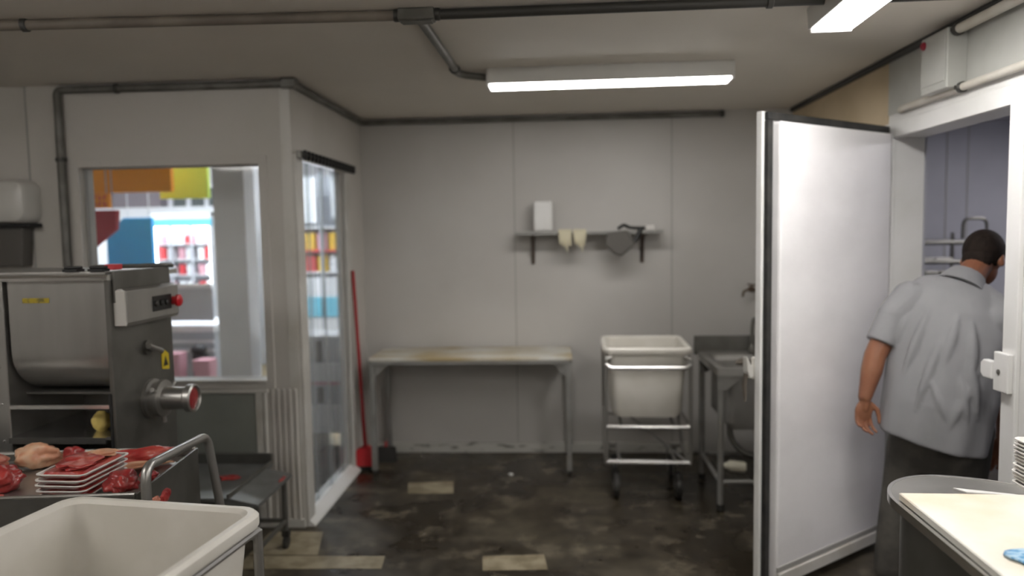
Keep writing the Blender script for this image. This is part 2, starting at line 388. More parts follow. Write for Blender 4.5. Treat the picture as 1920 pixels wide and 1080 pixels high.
# shelving rack
rk = thing('storage_rack', 'dark tubular rack against the far wall inside the cold room', 'rack', (2.5, 5.55, 0))
for zz in (1.535, 1.40, 1.30, 1.22, .7, .2):
    b = BM(); 
    for yy in (-.22, .22): tube(b, [(-.48, yy, zz), (.50, yy, zz)], .016, 8)
    for k in range(7): tube(b, [(-.46+.155*k, -.22, zz-.012), (-.46+.155*k, .22, zz-.012)], .007, 6)
    obj('shelf', b, 'steel_dark', rk)
for xx in (-.48, .05, .50):
    for yy in (-.22, .22):
        b = BM(); tube(b, [(xx, yy, 0), (xx, yy, 1.54 if xx < .4 else 1.60)], .014, 8); obj('post', b, 'steel_dark', rk)
b = BM(); tube(b, [(.34, -.22, 1.56), (.34, -.22, 1.70), (.50, -.22, 1.70), (.50, -.22, 1.58)], .011, 8, bend=.05); obj('end_loop', b, 'steel_dark', rk)

# ------------------------------------------------------------------ shop seen through window and strip door
SX0, SX1, SY0, SY1, SH = -7.5, -1.2, YP+.12, 9.3, 3.0
struct('floor_shop', bx((SX0, XP-.12, SY0, 5.6, -.1, 0), (SX0, SX1, 5.6, SY1, -.1, 0)), 's_floor')
struct('ceiling_shop', bx((SX0, XP-.12, SY0, 5.6, SH, SH+.1), (SX0, SX1, 5.6, SY1, SH, SH+.1)), 's_wall')
struct('wall_shop_back', bx((SX0, SX1, SY1, SY1+.1, 0, SH)), 's_wall')
struct('wall_shop_left', bx((SX0-.1, SX0, SY0, SY1, 0, SH)), 's_wall')
struct('wall_shop_right', bx((SX1, SX1+.1, 5.6, SY1, 0, SH)), 's_wall')
struct('wall_shop_upper', bx((SX0, XP-.12, YP+.02, YP+.12, H, SH), (XP-.12, XP-.02, YP+.12, 5.6, H+.1, SH)), 's_wall')
struct('wall_shop_near', bx((SX0, XL, YP, YP+.12, 0, H)), 's_wall')
struct('trim_30', bx((-6.2, -4.97, SY1-.25, SY1, 2.05, 2.32)), 's_mauve')
wn = struct('window_2', bx((-4.95, -3.9, SY1-.06, SY1, 1.98, 2.03), (-4.95, -3.9, SY1-.06, SY1, 2.30, 2.34)), 's_white')
for k in range(5): obj('mullion', bx((-4.97+.24*k, -4.92+.24*k, SY1-.07, SY1, 2.03, 2.30)), 's_white', wn, smooth=False)
for k in range(4): obj('pane', bx((-4.92+.24*k, -4.73+.24*k, SY1-.03, SY1-.02, 2.03, 2.30)), 's_glassdark', wn, smooth=False)
struct('trim_31', bx((-6.2, -4.0, SY1-.35, SY1, 1.88, 2.05)), 's_white')
struct('trim_32', bx((-2.465, -2.235, 5.20, 5.38, 0, SH)), 's_col')
shop_fill = None
for i, (x, y) in enumerate(((-3.5, 4.62), (-2.0, 4.30), (-4.6, 6.9), (-2.9, 6.7))):  # lamps added out of view to light the shop signs and column
    if i == 0:
        shop_fill = thing('shop_fill_light', 'unseen ceiling light added over the shop, just beyond the partition window', 'light', (x, y, SH), group='unseen lights added over the shop')
        obj('housing', bx((-.62,.62,-.12,.12,-.05,0)), 's_white', shop_fill, smooth=False)
        obj('diffuser', bx((-.6,.6,-.1,.1,-.065,-.05)), 'shop_fill_tube', shop_fill, smooth=False)
    else:
        c = copy_tree(shop_fill); c.location = (x, y, SH); c['label'] = 'unseen ceiling light added over the shop, %s' % ('', 'nearest the strip door', 'deep in the shop towards the cooler', 'deep in the shop towards the goods rack')[i]

def slab(name, label, cat, x0, x1, y, z0, z1, m, th=.04, group=None):
    return tag(obj(name, bx((x0, x1, y, y+th, z0, z1)), m, smooth=False, bevel=.006), label, cat, group)
def hanging(name, label, poly, y, m, th=.05, wires=()):
    e = thing(name, label, 'sign', (0, y, 0))
    b = BM(); prism(b, [(p[0], 0, p[1]) for p in poly], (0, th, 0)); obj('panel', b, m, e, smooth=False, bevel=.006)
    for x, z in wires:
        b = BM(); tube(b, [(x, th/2, z-.02), (x, th/2, SH)], .004, 6); obj('cable', b, 's_grey', e)
    return e
hanging('orange_sign', 'long orange hanging sign seen through the top of the window', [(-3.95, 2.02), (-2.995, 2.02), (-2.985, 2.03), (-2.985, 2.34), (-3.95, 2.34)], 5.6, 's_orange', wires=((-3.8, 2.34), (-3.1, 2.34)))
hanging('green_sign', 'lime green hanging sign right of the orange sign in the window', [(-3.3, 1.985), (-2.885, 1.985), (-2.885, 2.42), (-3.3, 2.42)], 6.0, 's_green', wires=((-3.2, 2.42), (-2.95, 2.42)))
e = hanging('small_orange_sign', 'small orange sign with red lettering at the left edge of the window', [(-3.85, 1.900), (-3.47, 1.900), (-3.47, 2.015), (-3.85, 2.015)], 5.56, 's_orange', wires=((-3.8, 2.0), (-3.5, 2.0)))
b = BM()
for k in range(9):
    for j in range(2):
        x = -3.83+.04*k; z = 1.91+.05*j
        box(b, x, x+.010, -.004, 0, z, z+.038)
        if (k+j) % 2: box(b, x+.010, x+.026, -.004, 0, z+.028, z+.038)
        else: box(b, x+.010, x+.026, -.004, 0, z+.012, z+.022)
obj('lettering', b, 's_redpack', e, smooth=False)
hanging('red_sign', 'dark red pointed hanging sign under the small orange sign', [(-3.9, 1.44), (-3.62, 1.57), (-3.60, 1.575), (-3.39, 1.73), (-3.375, 1.88), (-3.9, 1.88)], 5.5, 's_red', wires=((-3.8, 1.88), (-3.42, 1.88)))
hanging('blue_sign', 'bright blue panel with a cut corner beyond the window', [(-4.10, 1.26), (-3.665, 1.26), (-3.665, 1.85), (-3.93, 1.85), (-4.10, 1.70)], 6.5, 's_blue', wires=((-3.9, 1.85), (-3.7, 1.85)))
slab('white_board', 'pale white board left of the blue panel beyond the window', 'board', -5.2, -4.68, 7.5, .0, 1.72, 's_white', .06)
# cooler cabinet with products
ck = thing('display_cooler', 'open lit display cooler of packed goods beyond the window', 'cooler', (-4.34, 8.3, 0))
b = bx((-.38, .38, .55, .60, 0, 1.95), (-.38, -.35, 0, .6, 0, 1.95), (.35, .38, 0, .6, 0, 1.95), (-.38, .38, 0, .6, 1.90, 1.95), (-.38, .38, 0, .6, 0, .5))
obj('cabinet', b, 's_white', ck, smooth=False, bevel=.005)
obj('header', bx((-.38, .38, -.02, .02, 1.80, 1.88)), 's_cyan', ck, smooth=False)
for x in (-.37, -.12, .12, .36): obj('divider', bx((x-.012, x+.012, -.01, .02, .5, 1.80)), 's_grey', ck, smooth=False)
for z in (.5, .68, .86, 1.04, 1.22, 1.40, 1.58): obj('shelf', bx((-.35, .35, .02, .55, z, z+.012)), 's_white', ck, smooth=False)
obj('lamp_strip', bx((-.33, .33, .03, .08, 1.76, 1.79), (-.34, -.325, .03, .06, .6, 1.75), (.325, .34, .03, .06, .6, 1.75)), 'case_tube', ck, smooth=False)
prod = None; cols_ = ['s_white', 's_pink', 's_white', 's_white', 's_redpack']
for j, z in enumerate((1.04, 1.22, 1.40, 1.58)):
    for i, x in enumerate((-.26, -.16, -.03, .06, .20, .29)):
        h_ = .10+.02*((i*3+j) % 3)
        b = bx((-.035, .035, 0, .09, 0, h_)); box(b, -.03, .03, -.002, 0, h_*.3, h_*.7)
        o = obj('goods_pack', b, cols_[(i+2*j) % 5], smooth=False, bevel=.004)
        o.location = (-4.34+x, 8.36, z+.0125)
        tag(o, 'small pack on the %s product shelf of the lit cooler, %s from the left' % (('lowest', 'second lowest', 'second highest', 'highest')[j], ('first', 'second', 'third', 'fourth', 'fifth', 'sixth')[i]), 'package', 'packs in the display cooler')
# service counter under the window line
ct = thing('shop_counter', 'pale grey serving counter just beyond the lower window', 'counter', (-3.4, 6.5, 0))
obj('body', bx((-.75, .27, 0, .6, .0, .80)), 's_grey', ct, smooth=False)
obj('top', bx((-.78, .29, -.04, .62, .80, .86)), 's_white', ct, smooth=False, bevel=.005)
obj('glass_guard', bx((-.75, .27, .0, .02, .90, 1.22)), 's_grey', ct, smooth=False)
obj('rail', bx((-.75, .27, -.02, .0, 1.20, 1.24), (-.75, .27, -.03, 0, .70, .72), (-.75, .27, -.03, 0, .62, .64)), 's_white', ct, smooth=False)
for i, (x, cc, l) in enumerate(((-3.34, 's_pink', 'pink bin standing by the counter beyond the window, left one'), (-3.07, 's_pink', 'pink bin standing by the counter beyond the window, right one'))):
    b = BM(); rings(b, [rrect(-.075, .075, -.07, .07, z, .02) for z in (0, .5)]); rings(b, [rrect(-.08, .08, -.075, .075, z, .02) for z in (.5, .66-.06*i)])
    o = obj('bin', b, cc, smooth=True); o.location = (x, 6.18, 0); tag(o, l, 'bin')
b = BM(); rings(b, [rrect(-.04, .06, -.06, .06, z, .02) for z in (0, .62)]); ball(b, (0, 0, .66), .07, .06, .05)
o = obj('stool', b, 's_dark'); o.location = (-3.205, 6.35, 0); tag(o, 'dark round-topped stand between the pink bins beyond the window', 'stand')
# small pack on the grinder side of the window
# goods rack seen through the strip door
gr = thing('goods_rack', 'shop rack seen through the clear strip door', 'rack', (-2.58, 8.0, 0))
obj('back_panel', bx((-.5, .5, .40, .43, .0, 2.35)), 's_grey', gr, smooth=False)
obj('top_panel', bx((-.5, -.05, .0, .03, 1.80, 2.3), (.12, .5, .0, .03, 1.86, 2.3)), 's_white', gr, smooth=False)
obj('blue_front', bx((-.5, .5, -.02, .0, .76, .98)), 's_cyan', gr, smooth=False)
obj('front_panel', bx((-.5, .5, -.01, .01, .55, .76), (-.5, .5, -.01, .01, .98, 1.20)), 's_white', gr, smooth=False)
for z in (.5, .98, 1.24, 1.48, 1.74): obj('shelf', bx((-.5, .5, 0, .4, z, z+.02)), 's_redpack' if z in (1.48,) else 's_white', gr, smooth=False)
for x in (-.49, 0, .49): obj('post', bx((x-.015, x+.015, -.02, .01, 0, 2.35)), 's_grey', gr, smooth=False)
for j, z in enumerate((1.26, 1.50)):
    for i in range(7):
        b = bx((-.055, .055, 0, .12, 0, .19)); o = obj('carton', b, ['s_yellow', 's_yellow', 's_redpack', 's_yellow', 's_white', 's_yellow', 's_pink'][(i+3*j) % 7], smooth=False, bevel=.004)
        o.location = (-3.0+.135*i, 8.05, z+.0005); tag(o, 'bright carton on the %s shelf behind the strip door, %s from the left' % (('lower', 'upper')[j], ('first', 'second', 'third', 'fourth', 'fifth', 'sixth', 'seventh')[i]), 'carton', 'cartons on the rack behind the strip door')
sc_ = thing('slotted_cabinet', 'low grey slotted cabinet with a pink strip just behind the strip door', 'cabinet', (-1.86, 5.36, 0))
for x in (-.26, .02, .24): obj('leg', bx((x-.018, x+.018, .02, .30, 0, .17)), 's_dark', sc_, smooth=False)
obj('lower_panel', bx((-.28, .28, 0, .34, .17, .38)), 's_white', sc_, smooth=False, bevel=.004)
obj('shelf_band', bx((-.28, .28, .01, .34, .38, .53)), 's_grey', sc_, smooth=False)
obj('dark_slot', bx((.055, .10, .0, .01, .40, .52)), 's_dark', sc_, smooth=False)
obj('drawer', bx((-.28, .28, 0, .34, .53, .70)), 's_white', sc_, smooth=False, bevel=.004, label='pale drawer front')
obj('pink_strip', bx((-.28, .28, -.006, 0, .535, .565)), 's_pink', sc_, smooth=False)
obj('upper_panel', bx((-.28, .28, .01, .34, .70, .89)), 's_grey', sc_, smooth=False)
obj('dark_slot', bx((.055, .10, .0, .01, .71, .76), (.055, .10, .0, .01, .80, .87), (.055, .10, .004, .01, .76, .80)), 's_dark', sc_, smooth=False)
obj('top', bx((-.29, .29, -.01, .35, .89, .91)), 's_white', sc_, smooth=False, bevel=.004)

# ------------------------------------------------------------------ strip curtain on the return wall
sc2 = thing('strip_curtain', 'clear plastic strip curtain hanging in the white doorway', 'curtain', (XP, 0, 0))
b = BM(); box(b, .022, .05, 4.02, 5.09, 2.085, 2.125); box(b, .05, .056, 4.02, 5.09, 2.10, 2.112)
obj('rail', b, 'steel_dark', sc2, smooth=False, bevel=.003)
for k in range(16):
    y = 4.05+.066*k; b = BM(); prism(b, [(.05, y, 2.075), (.066, y, 2.085), (.066, y, 2.13), (.05, y, 2.13)], (0, .022, 0)); obj('hook', b, 'black', sc2, smooth=False)
NS = 6
for k in range(NS):
    y0 = 4.135+.135*k; wdt = .165; base = -.012 - .012*(k % 2)
    b = BM(); vv = []
    for iz in range(24):
        z = .055+(2.08-.055)*iz/23
        row = []
        for iy in range(9):
            q = iy/8; yy = min(y0+wdt*q, 4.955)
            row.append(b.verts.new((base+.010*math.sin(PI*q)*(1 if k % 2 else -1)+.004*math.sin(z*3+k*2+q*3), yy, z)))
        vv.append(row)
    for a, c in zip(vv, vv[1:]):
        for i in range(8): b.faces.new((a[i], a[i+1], c[i+1], c[i]))
    o = obj('strip', b, 'pvc', sc2)
    s_ = o.modifiers.new('solid', 'SOLIDIFY'); s_.thickness = .002

# ------------------------------------------------------------------ cold-room door leaf, hinged open
A = Vector((1.700, 3.885, 0)); B = Vector((.905, 3.271, 0))
dl = thing('cold_room_door', 'white insulated door standing open with black gasket', 'door', A, math.atan2(B.y-A.y, B.x-A.x))
W = (B-A).length; Z0, Z1 = .03, 2.16
# local: +x towards the free edge, camera side is +y
obj('outer_slab', bx((.02, W, -.045, -.012, Z0, Z1)), 'white', dl, smooth=False, bevel=.006)
g = BM(); g_w = .035
for a in ((.02, W-.012, -.012, .010, Z1-g_w-.004, Z1-.004), (.02, .02+g_w, -.012, .010, Z0+.02, Z1-g_w-.004), (W-.012-g_w, W-.012, -.012, .010, Z0, Z1-g_w-.004)): box(g, *a)
obj('gasket', g, 'gasket', dl, smooth=False, bevel=.005)
p = BM(); box(p, .058, W-.052, -.012, .045, Z0+.035, Z1-.045)
bmesh.ops.subdivide_edges(p, edges=p.edges, cuts=1)
pn = obj('plug_panel', p, mat('dented_door_skin', (0.84, 0.82, 0.825), 0.42, col2=(0.78, 0.76, 0.765), scale=2.2, bump=.35, bscale=5, stretch=(1, 1, 1.6)), dl, smooth=False, bevel=.012)
b = BM(); box(b, .06, W-.05, .045, .062, Z0+.02, Z0+.075); obj('kick_rail', b, 'trim', dl, smooth=False, bevel=.003)
b = BM(); box(b, .06, W-.05, .045, .052, Z0+.078, Z0+.10); obj('dirty_edge', b, 'seam', dl, smooth=False)
for zc in (1.93, 1.15, .35):
    b = BM(); box(b, -.045, .012, -.006, .028, zc-.10, zc+.10); tube(b, [(-.006, .03, zc-.11), (-.006, .03, zc+.11)], .012, 10)
    obj('hinge', b, 'leg_grey', dl, smooth=False, bevel=.003)
hz = 1.03
hd = BM(); box(hd, W-.06, W+.001, -.062, -.044, hz-.05, hz+.05)
ho = obj('latch_plate', hd, 'trim', dl, smooth=False, bevel=.004)
b = BM(); prism(b, [(W+.002, -.045, hz+.01), (W+.02, -.045, hz+.02), (W+.045, -.045, hz+.06), (W+.042, -.045, hz-.01), (W+.025, -.045, hz-.045), (W+.002, -.045, hz-.04)], (0, -.03, 0))
obj('latch_tongue', b, 'dispenser', ho, smooth=False, bevel=.006)
b = BM(); tube(b, [(W+.035, -.06, hz-.02), (W+.036, -.07, hz-.07), (W+.032, -.07, hz-.12), (W+.030, -.07, hz-.15)], .012, 10, radii=[.011, .010, .008, .004])
obj('pull_lever', b, 'cloth_brown', ho)
# striker on the near jamb
st = thing('latch_striker', 'white latch catch on the near jamb of the cold room doorway', 'latch', (XR-.018, 2.86, 1.095))
obj('base_plate', bx((-.022, 0, -.055, .035, -.075, .075)), 'white', st, smooth=False, bevel=.004)
b = BM()
prism(b, [(-.030, .035, -.035), (-.030, .035, .035), (-.030, .09, .035), (-.030, .108, .02), (-.030, .108, -.02), (-.030, .09, -.035)], (.028, 0, 0))
obj('catch', b, 'white', st, smooth=False, bevel=.005)
b = BM(); lathe(b, (-.022, .0, 0), (-1, 0, 0), [(.010, 0), (.010, .003), (.002, .006)], 12); obj('bolt', b, 'steel_dark', st)

# ------------------------------------------------------------------ ceiling lamps
def lamp(name, label, loc, rot, em, wrap=False):
    t_ = thing(name, label, 'ceiling light', loc, rot)
    L = .63
    b = BM(); prism(b, [(-L, -.095, 0), (-L, .095, 0), (-L, .088, -.080), (-L, -.088, -.080)], (2*L, 0, 0))
    obj('housing', b, 'dispenser', t_, smooth=False, bevel=.003)
    b = BM(); prism(b, [(-L+.012, -.080, -.080), (-L+.012, .080, -.080), (-L+.012, .072, -.087), (-L+.012, -.072, -.087)], (2*L-.024, 0, 0))
    if wrap: box(b, -L+.012, L-.012, -.13, .13, -.17, -.09)  # glowing box on the unseen fill lamps, throws light sideways and upward
    obj('diffuser', b, em, t_, smooth=False, bevel=.003)
    for s in (-1, 1): obj('end_cap', bx((s*L-.008, s*L+.008, -.078, .078, -.092, -.0)), 'white', t_, smooth=False, bevel=.003)
    return t_
lamp('tube_or_fill_light', 'long white fluorescent fitting on the ceiling before the back wall', (.285, 3.965, H), math.radians(-1.0), 'tube')
lamp('tube_or_fill_light', 'fluorescent fitting at the top right, running towards the cold room door', (1.075, 2.40, H), math.radians(88.5), 'tube_near')
for x, y in ((-2.7, 1.0), (-1.9, -1.8), (1.2, .3)):  # unseen lamps added to lift the left side, the door and the ceiling
    l = lamp('tube_or_fill_light', 'unseen ceiling light added for fill, %s, %s out of view' % ('left' if x < 0 else 'right', 'just' if y > -1 else 'far'), (x, y, H), 0, 'tube_fill', True); l['group'] = 'unseen fill lights added out of view'

# ------------------------------------------------------------------ conduits
def conduit(name, label, pts, rad, m, bend=.04, clamps=(), joints=()):
    e = thing(name, label, 'conduit', (0,0,0))
    b = BM(); tube(b, pts, rad, 12, bend=bend); obj('pipe', b, m, e)
    for c_, ax in clamps:
        b = BM(); lathe(b, Vector(c_)-Vector(ax)*.012, ax, [(rad+.002, 0), (rad+.006, .003), (rad+.006, .021), (rad+.002, .024)], 12)
        s = Vector((.03, .03, .03)); q = Vector(c_)
        a = Vector(ax); 
        box(b, q.x-.008-(0 if abs(a.x) > .5 else .02), q.x+.008+(0 if abs(a.x) > .5 else .02), q.y-.008-(0 if abs(a.y) > .5 else .0), q.y+.008, q.z-.008, q.z+.008)
        obj('clamp', b, 'conduit_dark', e)
    for c_, s in joints: obj('junction', bx((c_[0]-s[0], c_[0]+s[0], c_[1]-s[1], c_[1]+s[1], c_[2]-s[2], c_[2]+s[2])), 'conduit', e, smooth=False, bevel=.006)
    return e
conduit('wall_conduit', 'grey conduit round the partition top with a vertical drop by the window', [(-2.742, YP-.024, .05), (-2.742, YP-.024, H-.03), (XP+.02, YP-.024, H-.03)], .021, 'conduit', .03,
        clamps=(((-2.742, YP-.024, 2.10), (0,0,1)), ((-2.4, YP-.024, H-.03), (1,0,0))), joints=(((XP+.01, YP-.026, H-.03), (.04, .024, .026)),))
conduit('wall_conduit', 'grey conduit along the partition return and back wall ceiling edge', [(XP+.024, YP+.0, H-.03), (XP+.024, YB-.024, H-.03), (1.22, YB-.024, H-.03)], .019, 'conduit', .03,
        clamps=(((1.2, YB-.024, H-.03), (1,0,0)),))
conduit('ceiling_conduit', 'long brown painted conduit across the ceiling left of the junction box', [(-3.4, 2.77, H-.021), (-.60, 2.855, H-.021)], .020, 'conduit_paint', 0, clamps=(((-2.05, 2.811, H-.021), (1,0,0)),))
conduit('ceiling_conduit', 'long dark conduit across the ceiling right of the junction box', [(-.44, 2.86, H-.021), (1.68, 2.83, H-.021)], .020, 'conduit_dark', 0, clamps=(((.80, 2.842, H-.021), (1,0,0)),))
jb = thing('junction_box', 'grey junction box joining three ceiling conduits', 'junction box', (-.52, 2.857, H))
obj('body', bx((-.07, .07, -.032, .032, -.045, 0)), 'conduit', jb, smooth=False, bevel=.006)
obj('lid', bx((-.06, .06, -.026, .026, -.05, -.045)), 'conduit', jb, smooth=False, bevel=.002)
for s in (-1, 1):
    b = BM(); lathe(b, (s*.07, 0, -.021), (s, 0, 0), [(.024, 0), (.024, .015), (.021, .02)], 12); obj('gland', b, 'conduit_dark', jb)
conduit('branch_conduit', 'short bent conduit from the junction box to the ceiling light', [(-.52, 2.895, H-.02), (-.50, 3.93, H-.02), (-.36, 3.97, H-.03)], .019, 'conduit', .07, clamps=(((-.505, 3.80, H-.02), (0,1,0)),))
# right wall pipes, enclosure
conduit('white_pipe', 'white pipe above the cold room doorway', [(XR-.005, 3.78, 2.222), (XR-.024, 3.74, 2.222), (XR-.024, .4, 2.222)], .017, 'pipe_white', .02, clamps=(((XR-.024, 3.2, 2.222), (0,1,0)),))
conduit('white_pipe', 'thick white pipe running from the wall enclosure along the ceiling', [(XR-.05, 3.20, 2.455), (XR-.05, .4, 2.455)], .020, 'pipe_white', 0, clamps=(((XR-.05, 3.19, 2.455), (0,1,0)),))
eb = thing('wall_enclosure', 'grey electrical enclosure with red indicator high on the right wall', 'electrical box', (XR, 3.315, 2.245))
obj('cabinet', bx((-.085, 0, -.11, .11, -.02, .225)), 'box', eb, smooth=False, bevel=.006)
b = bx((-.089, -.085, -.10, .10, .01, .215)); obj('cover', b, 'box', eb, smooth=False, bevel=.002)
b = BM(); lathe(b, (-.089, .075, .19), (-1, 0, 0), [(.018, 0), (.018, .006), (.012, .012), (.001, .014)], 16); obj('indicator', b, 'red_lamp', eb, label='dark red round indicator')

# ------------------------------------------------------------------ steel table with stained top, back wall
tb = thing('work_table', 'long steel table with stained white top against the back wall', 'table', (-.60, 5.17, 0))
b = BM(); rings(b, [rrect(-.70+q, .70-q, -.245+q, .255-q, z, .03) for z, q in ((.786, .006), (.79, 0), (.806, 0), (.81, .006))])
obj('table_top', b, 'board2', tb, label='white top with brown stains')
b = BM(); rings(b, [[*rrect(-.70, .70, -.245, .255, z, .03)] for z in (.765, .7855)]); obj('apron', b, 'leg_grey', tb)
for sx in (-1, 1):
    for sy_ in (-1, 1):
        x, y = sx*.675, .005+sy_*.225
        l = obj('leg', bx((x-.019, x+.019, y-.019, y+.019, .02, .765)), 'leg_grey', tb, smooth=False, bevel=.004)
        obj('foot', bx((x-.015, x+.015, y-.015, y+.015, 0, .02)), 'rubber', l, smooth=False)
        b = BM(); prism(b, [(x-sx*.0, y, .764), (x-sx*.11, y, .764), (x-sx*.015, y, .67)], (0, .006*sy_, 0)); obj('gusset', b, 'leg_grey', tb, smooth=False)
# broom
br = thing('broom', 'red broom leaning in the corner beside the strip door', 'broom', (-1.375, 5.10, 0))
b = BM(); tube(b, [(.01, -.06, .14), (-.03, -.09, 1.40)], .0125, 12, radii=[.013, .0115]); ball(b, (-.03, -.09, 1.40), .0125); obj('pole', b, 'red_pole', br)
b = BM()
rings(b, [rrect(-.055*s1, .075*s1+.005, -.10, -.02, z, .015) for z, s1 in ((.03, 1.0), (.10, 1.0), (.14, .9), (.16, .35))]); obj('head', b, 'red', br)
b = BM(); rings(b, [rrect(-.048, .07, -.098, -.025, z, .012) for z in (0, .03)]); obj('bristles', b, 'bristle', br)
dp = thing('dustpan', 'dark dustpan stood behind the broom head under the table', 'dustpan', (-1.27, 5.20, 0))
b = BM(); prism(b, [(-.09, 0, 0), (.09, 0, 0), (.07, .04, .10), (-.07, .04, .10)], (0, .012, 0)); box(b, -.09, .09, -.02, .004, 0, .008)
for s in (-1, 1): prism(b, [(s*.09, -.02, 0), (s*.09, .012, 0), (s*.07, .05, .10), (s*.072, .04, .10)], (s*.004, 0, 0))
obj('pan', b, 'bristle', dp, smooth=False)
b = BM(); tube(b, [(0, .048, .09), (0, .07, .13)], .010); obj('handle', b, 'red_pole', dp)

# ------------------------------------------------------------------ wall shelf with things
sh = thing('wall_shelf', 'narrow grey shelf on brackets high on the back wall', 'shelf', (.236, YB, 1.645))
obj('board', bx((-.525, .525, -.20, -.001, -.012, .006)), 'shelf', sh, smooth=False, bevel=.003)
b = BM()
for y in (-.198, -.14, -.08): tube(b, [(-.53, y, .010), (.53, y, .010)], .005, 8)
obj('rods', b, 'steel', sh)
for x in (-.405, .395):
    b = BM(); box(b, x-.014, x+.014, -.012, -.001, -.225, -.012); box(b, x-.014, x+.014, -.18, -.012, -.024, -.0125)
    prism(b, [(x-.004, -.012, -.20), (x-.004, -.155, -.024), (x-.004, -.13, -.024), (x-.004, -.012, -.165)], (.008, 0, 0)); obj('bracket', b, 'rust', sh, smooth=False)
wb = tag(obj('white_box', bx((-.068, .068, -.06, .06, 0, .215)), 'white', smooth=False, bevel=.014), 'tall white plastic box standing at the left end of the wall shelf', 'box')
wb.location = (-.09, YB-.12, 1.6605)
def glove(name, label, x, seed):
    rnd = random.Random(seed)
    b = BM()
    # palm folded over the front edge, fingers hanging
    rs = []
    for z, hw, y0, y1 in ((1.668, .035, -.15, -.16), (1.672, .045, -.19, -.205), (1.655, .048, -.206, -.222), (1.62, .045, -.206, -.226), (1.595, .040, -.206, -.224)):
        rs.append([Vector((-hw, YB+y0, z)), Vector((hw, YB+y0, z)), Vector((hw*.95, YB+y1, z)), Vector((-hw*.95, YB+y1, z))])
    rings(b, rs)
    for k, L in enumerate(((.040, .055, .085, .05))):
        xx = -.032+.021*k
        tube(b, [(xx, YB-.215, 1.60), (xx+rnd.uniform(-.004, .006), YB-.216, 1.60-L*.6), (xx+rnd.uniform(-.003, .010), YB-.214, 1.60-L)], .01, 8, radii=[.012, .010, .003])
    for v in b.verts: v.co.x += x
    return tag(obj(name, b, 'cloth_cream'), label, 'glove')
glove('cream_glove', 'cream rubber glove draped over the shelf, left of the pair', .066, 1)
glove('cream_glove', 'cream rubber glove draped over the shelf, right of the pair', .170, 5)
b = BM()
prism(b, [(.36, YB-.215, 1.64), (.50, YB-.215, 1.66), (.56, YB-.215, 1.56), (.46, YB-.215, 1.475), (.41, YB-.215, 1.49), (.345, YB-.215, 1.555), (.345, YB-.215, 1.60)], (0, -.05, 0))
o = obj('square_case', b, 'bag', bevel=.012); tag(o, 'dark taupe square case hanging off the front of the shelf', 'case')  # the dark square case hanging over the shelf edge
b = BM(); tube(b, [(.45, YB-.15, 1.673), (.49, YB-.10, 1.70), (.53, YB-.13, 1.675), (.60, YB-.10, 1.673), (.66, YB-.12, 1.673)], .012, 8, bend=.03)
tube(b, [(.60, YB-.215, 1.665), (.57, YB-.216, 1.60), (.53, YB-.217, 1.55)], .016, 8)
o = obj('dark_strap', b, 'black'); tag(o, 'black strap bundle at the right end of the wall shelf', 'strap')
b = BM(); box(b, .60, .66, YB-.16, YB-.08, 1.6605, 1.6625+.03); o = obj('small_pack', b, 'foam', smooth=False, bevel=.004); tag(o, 'small pale pack lying at the right end of the wall shelf', 'package'); o.location = (.04, 0, 0)

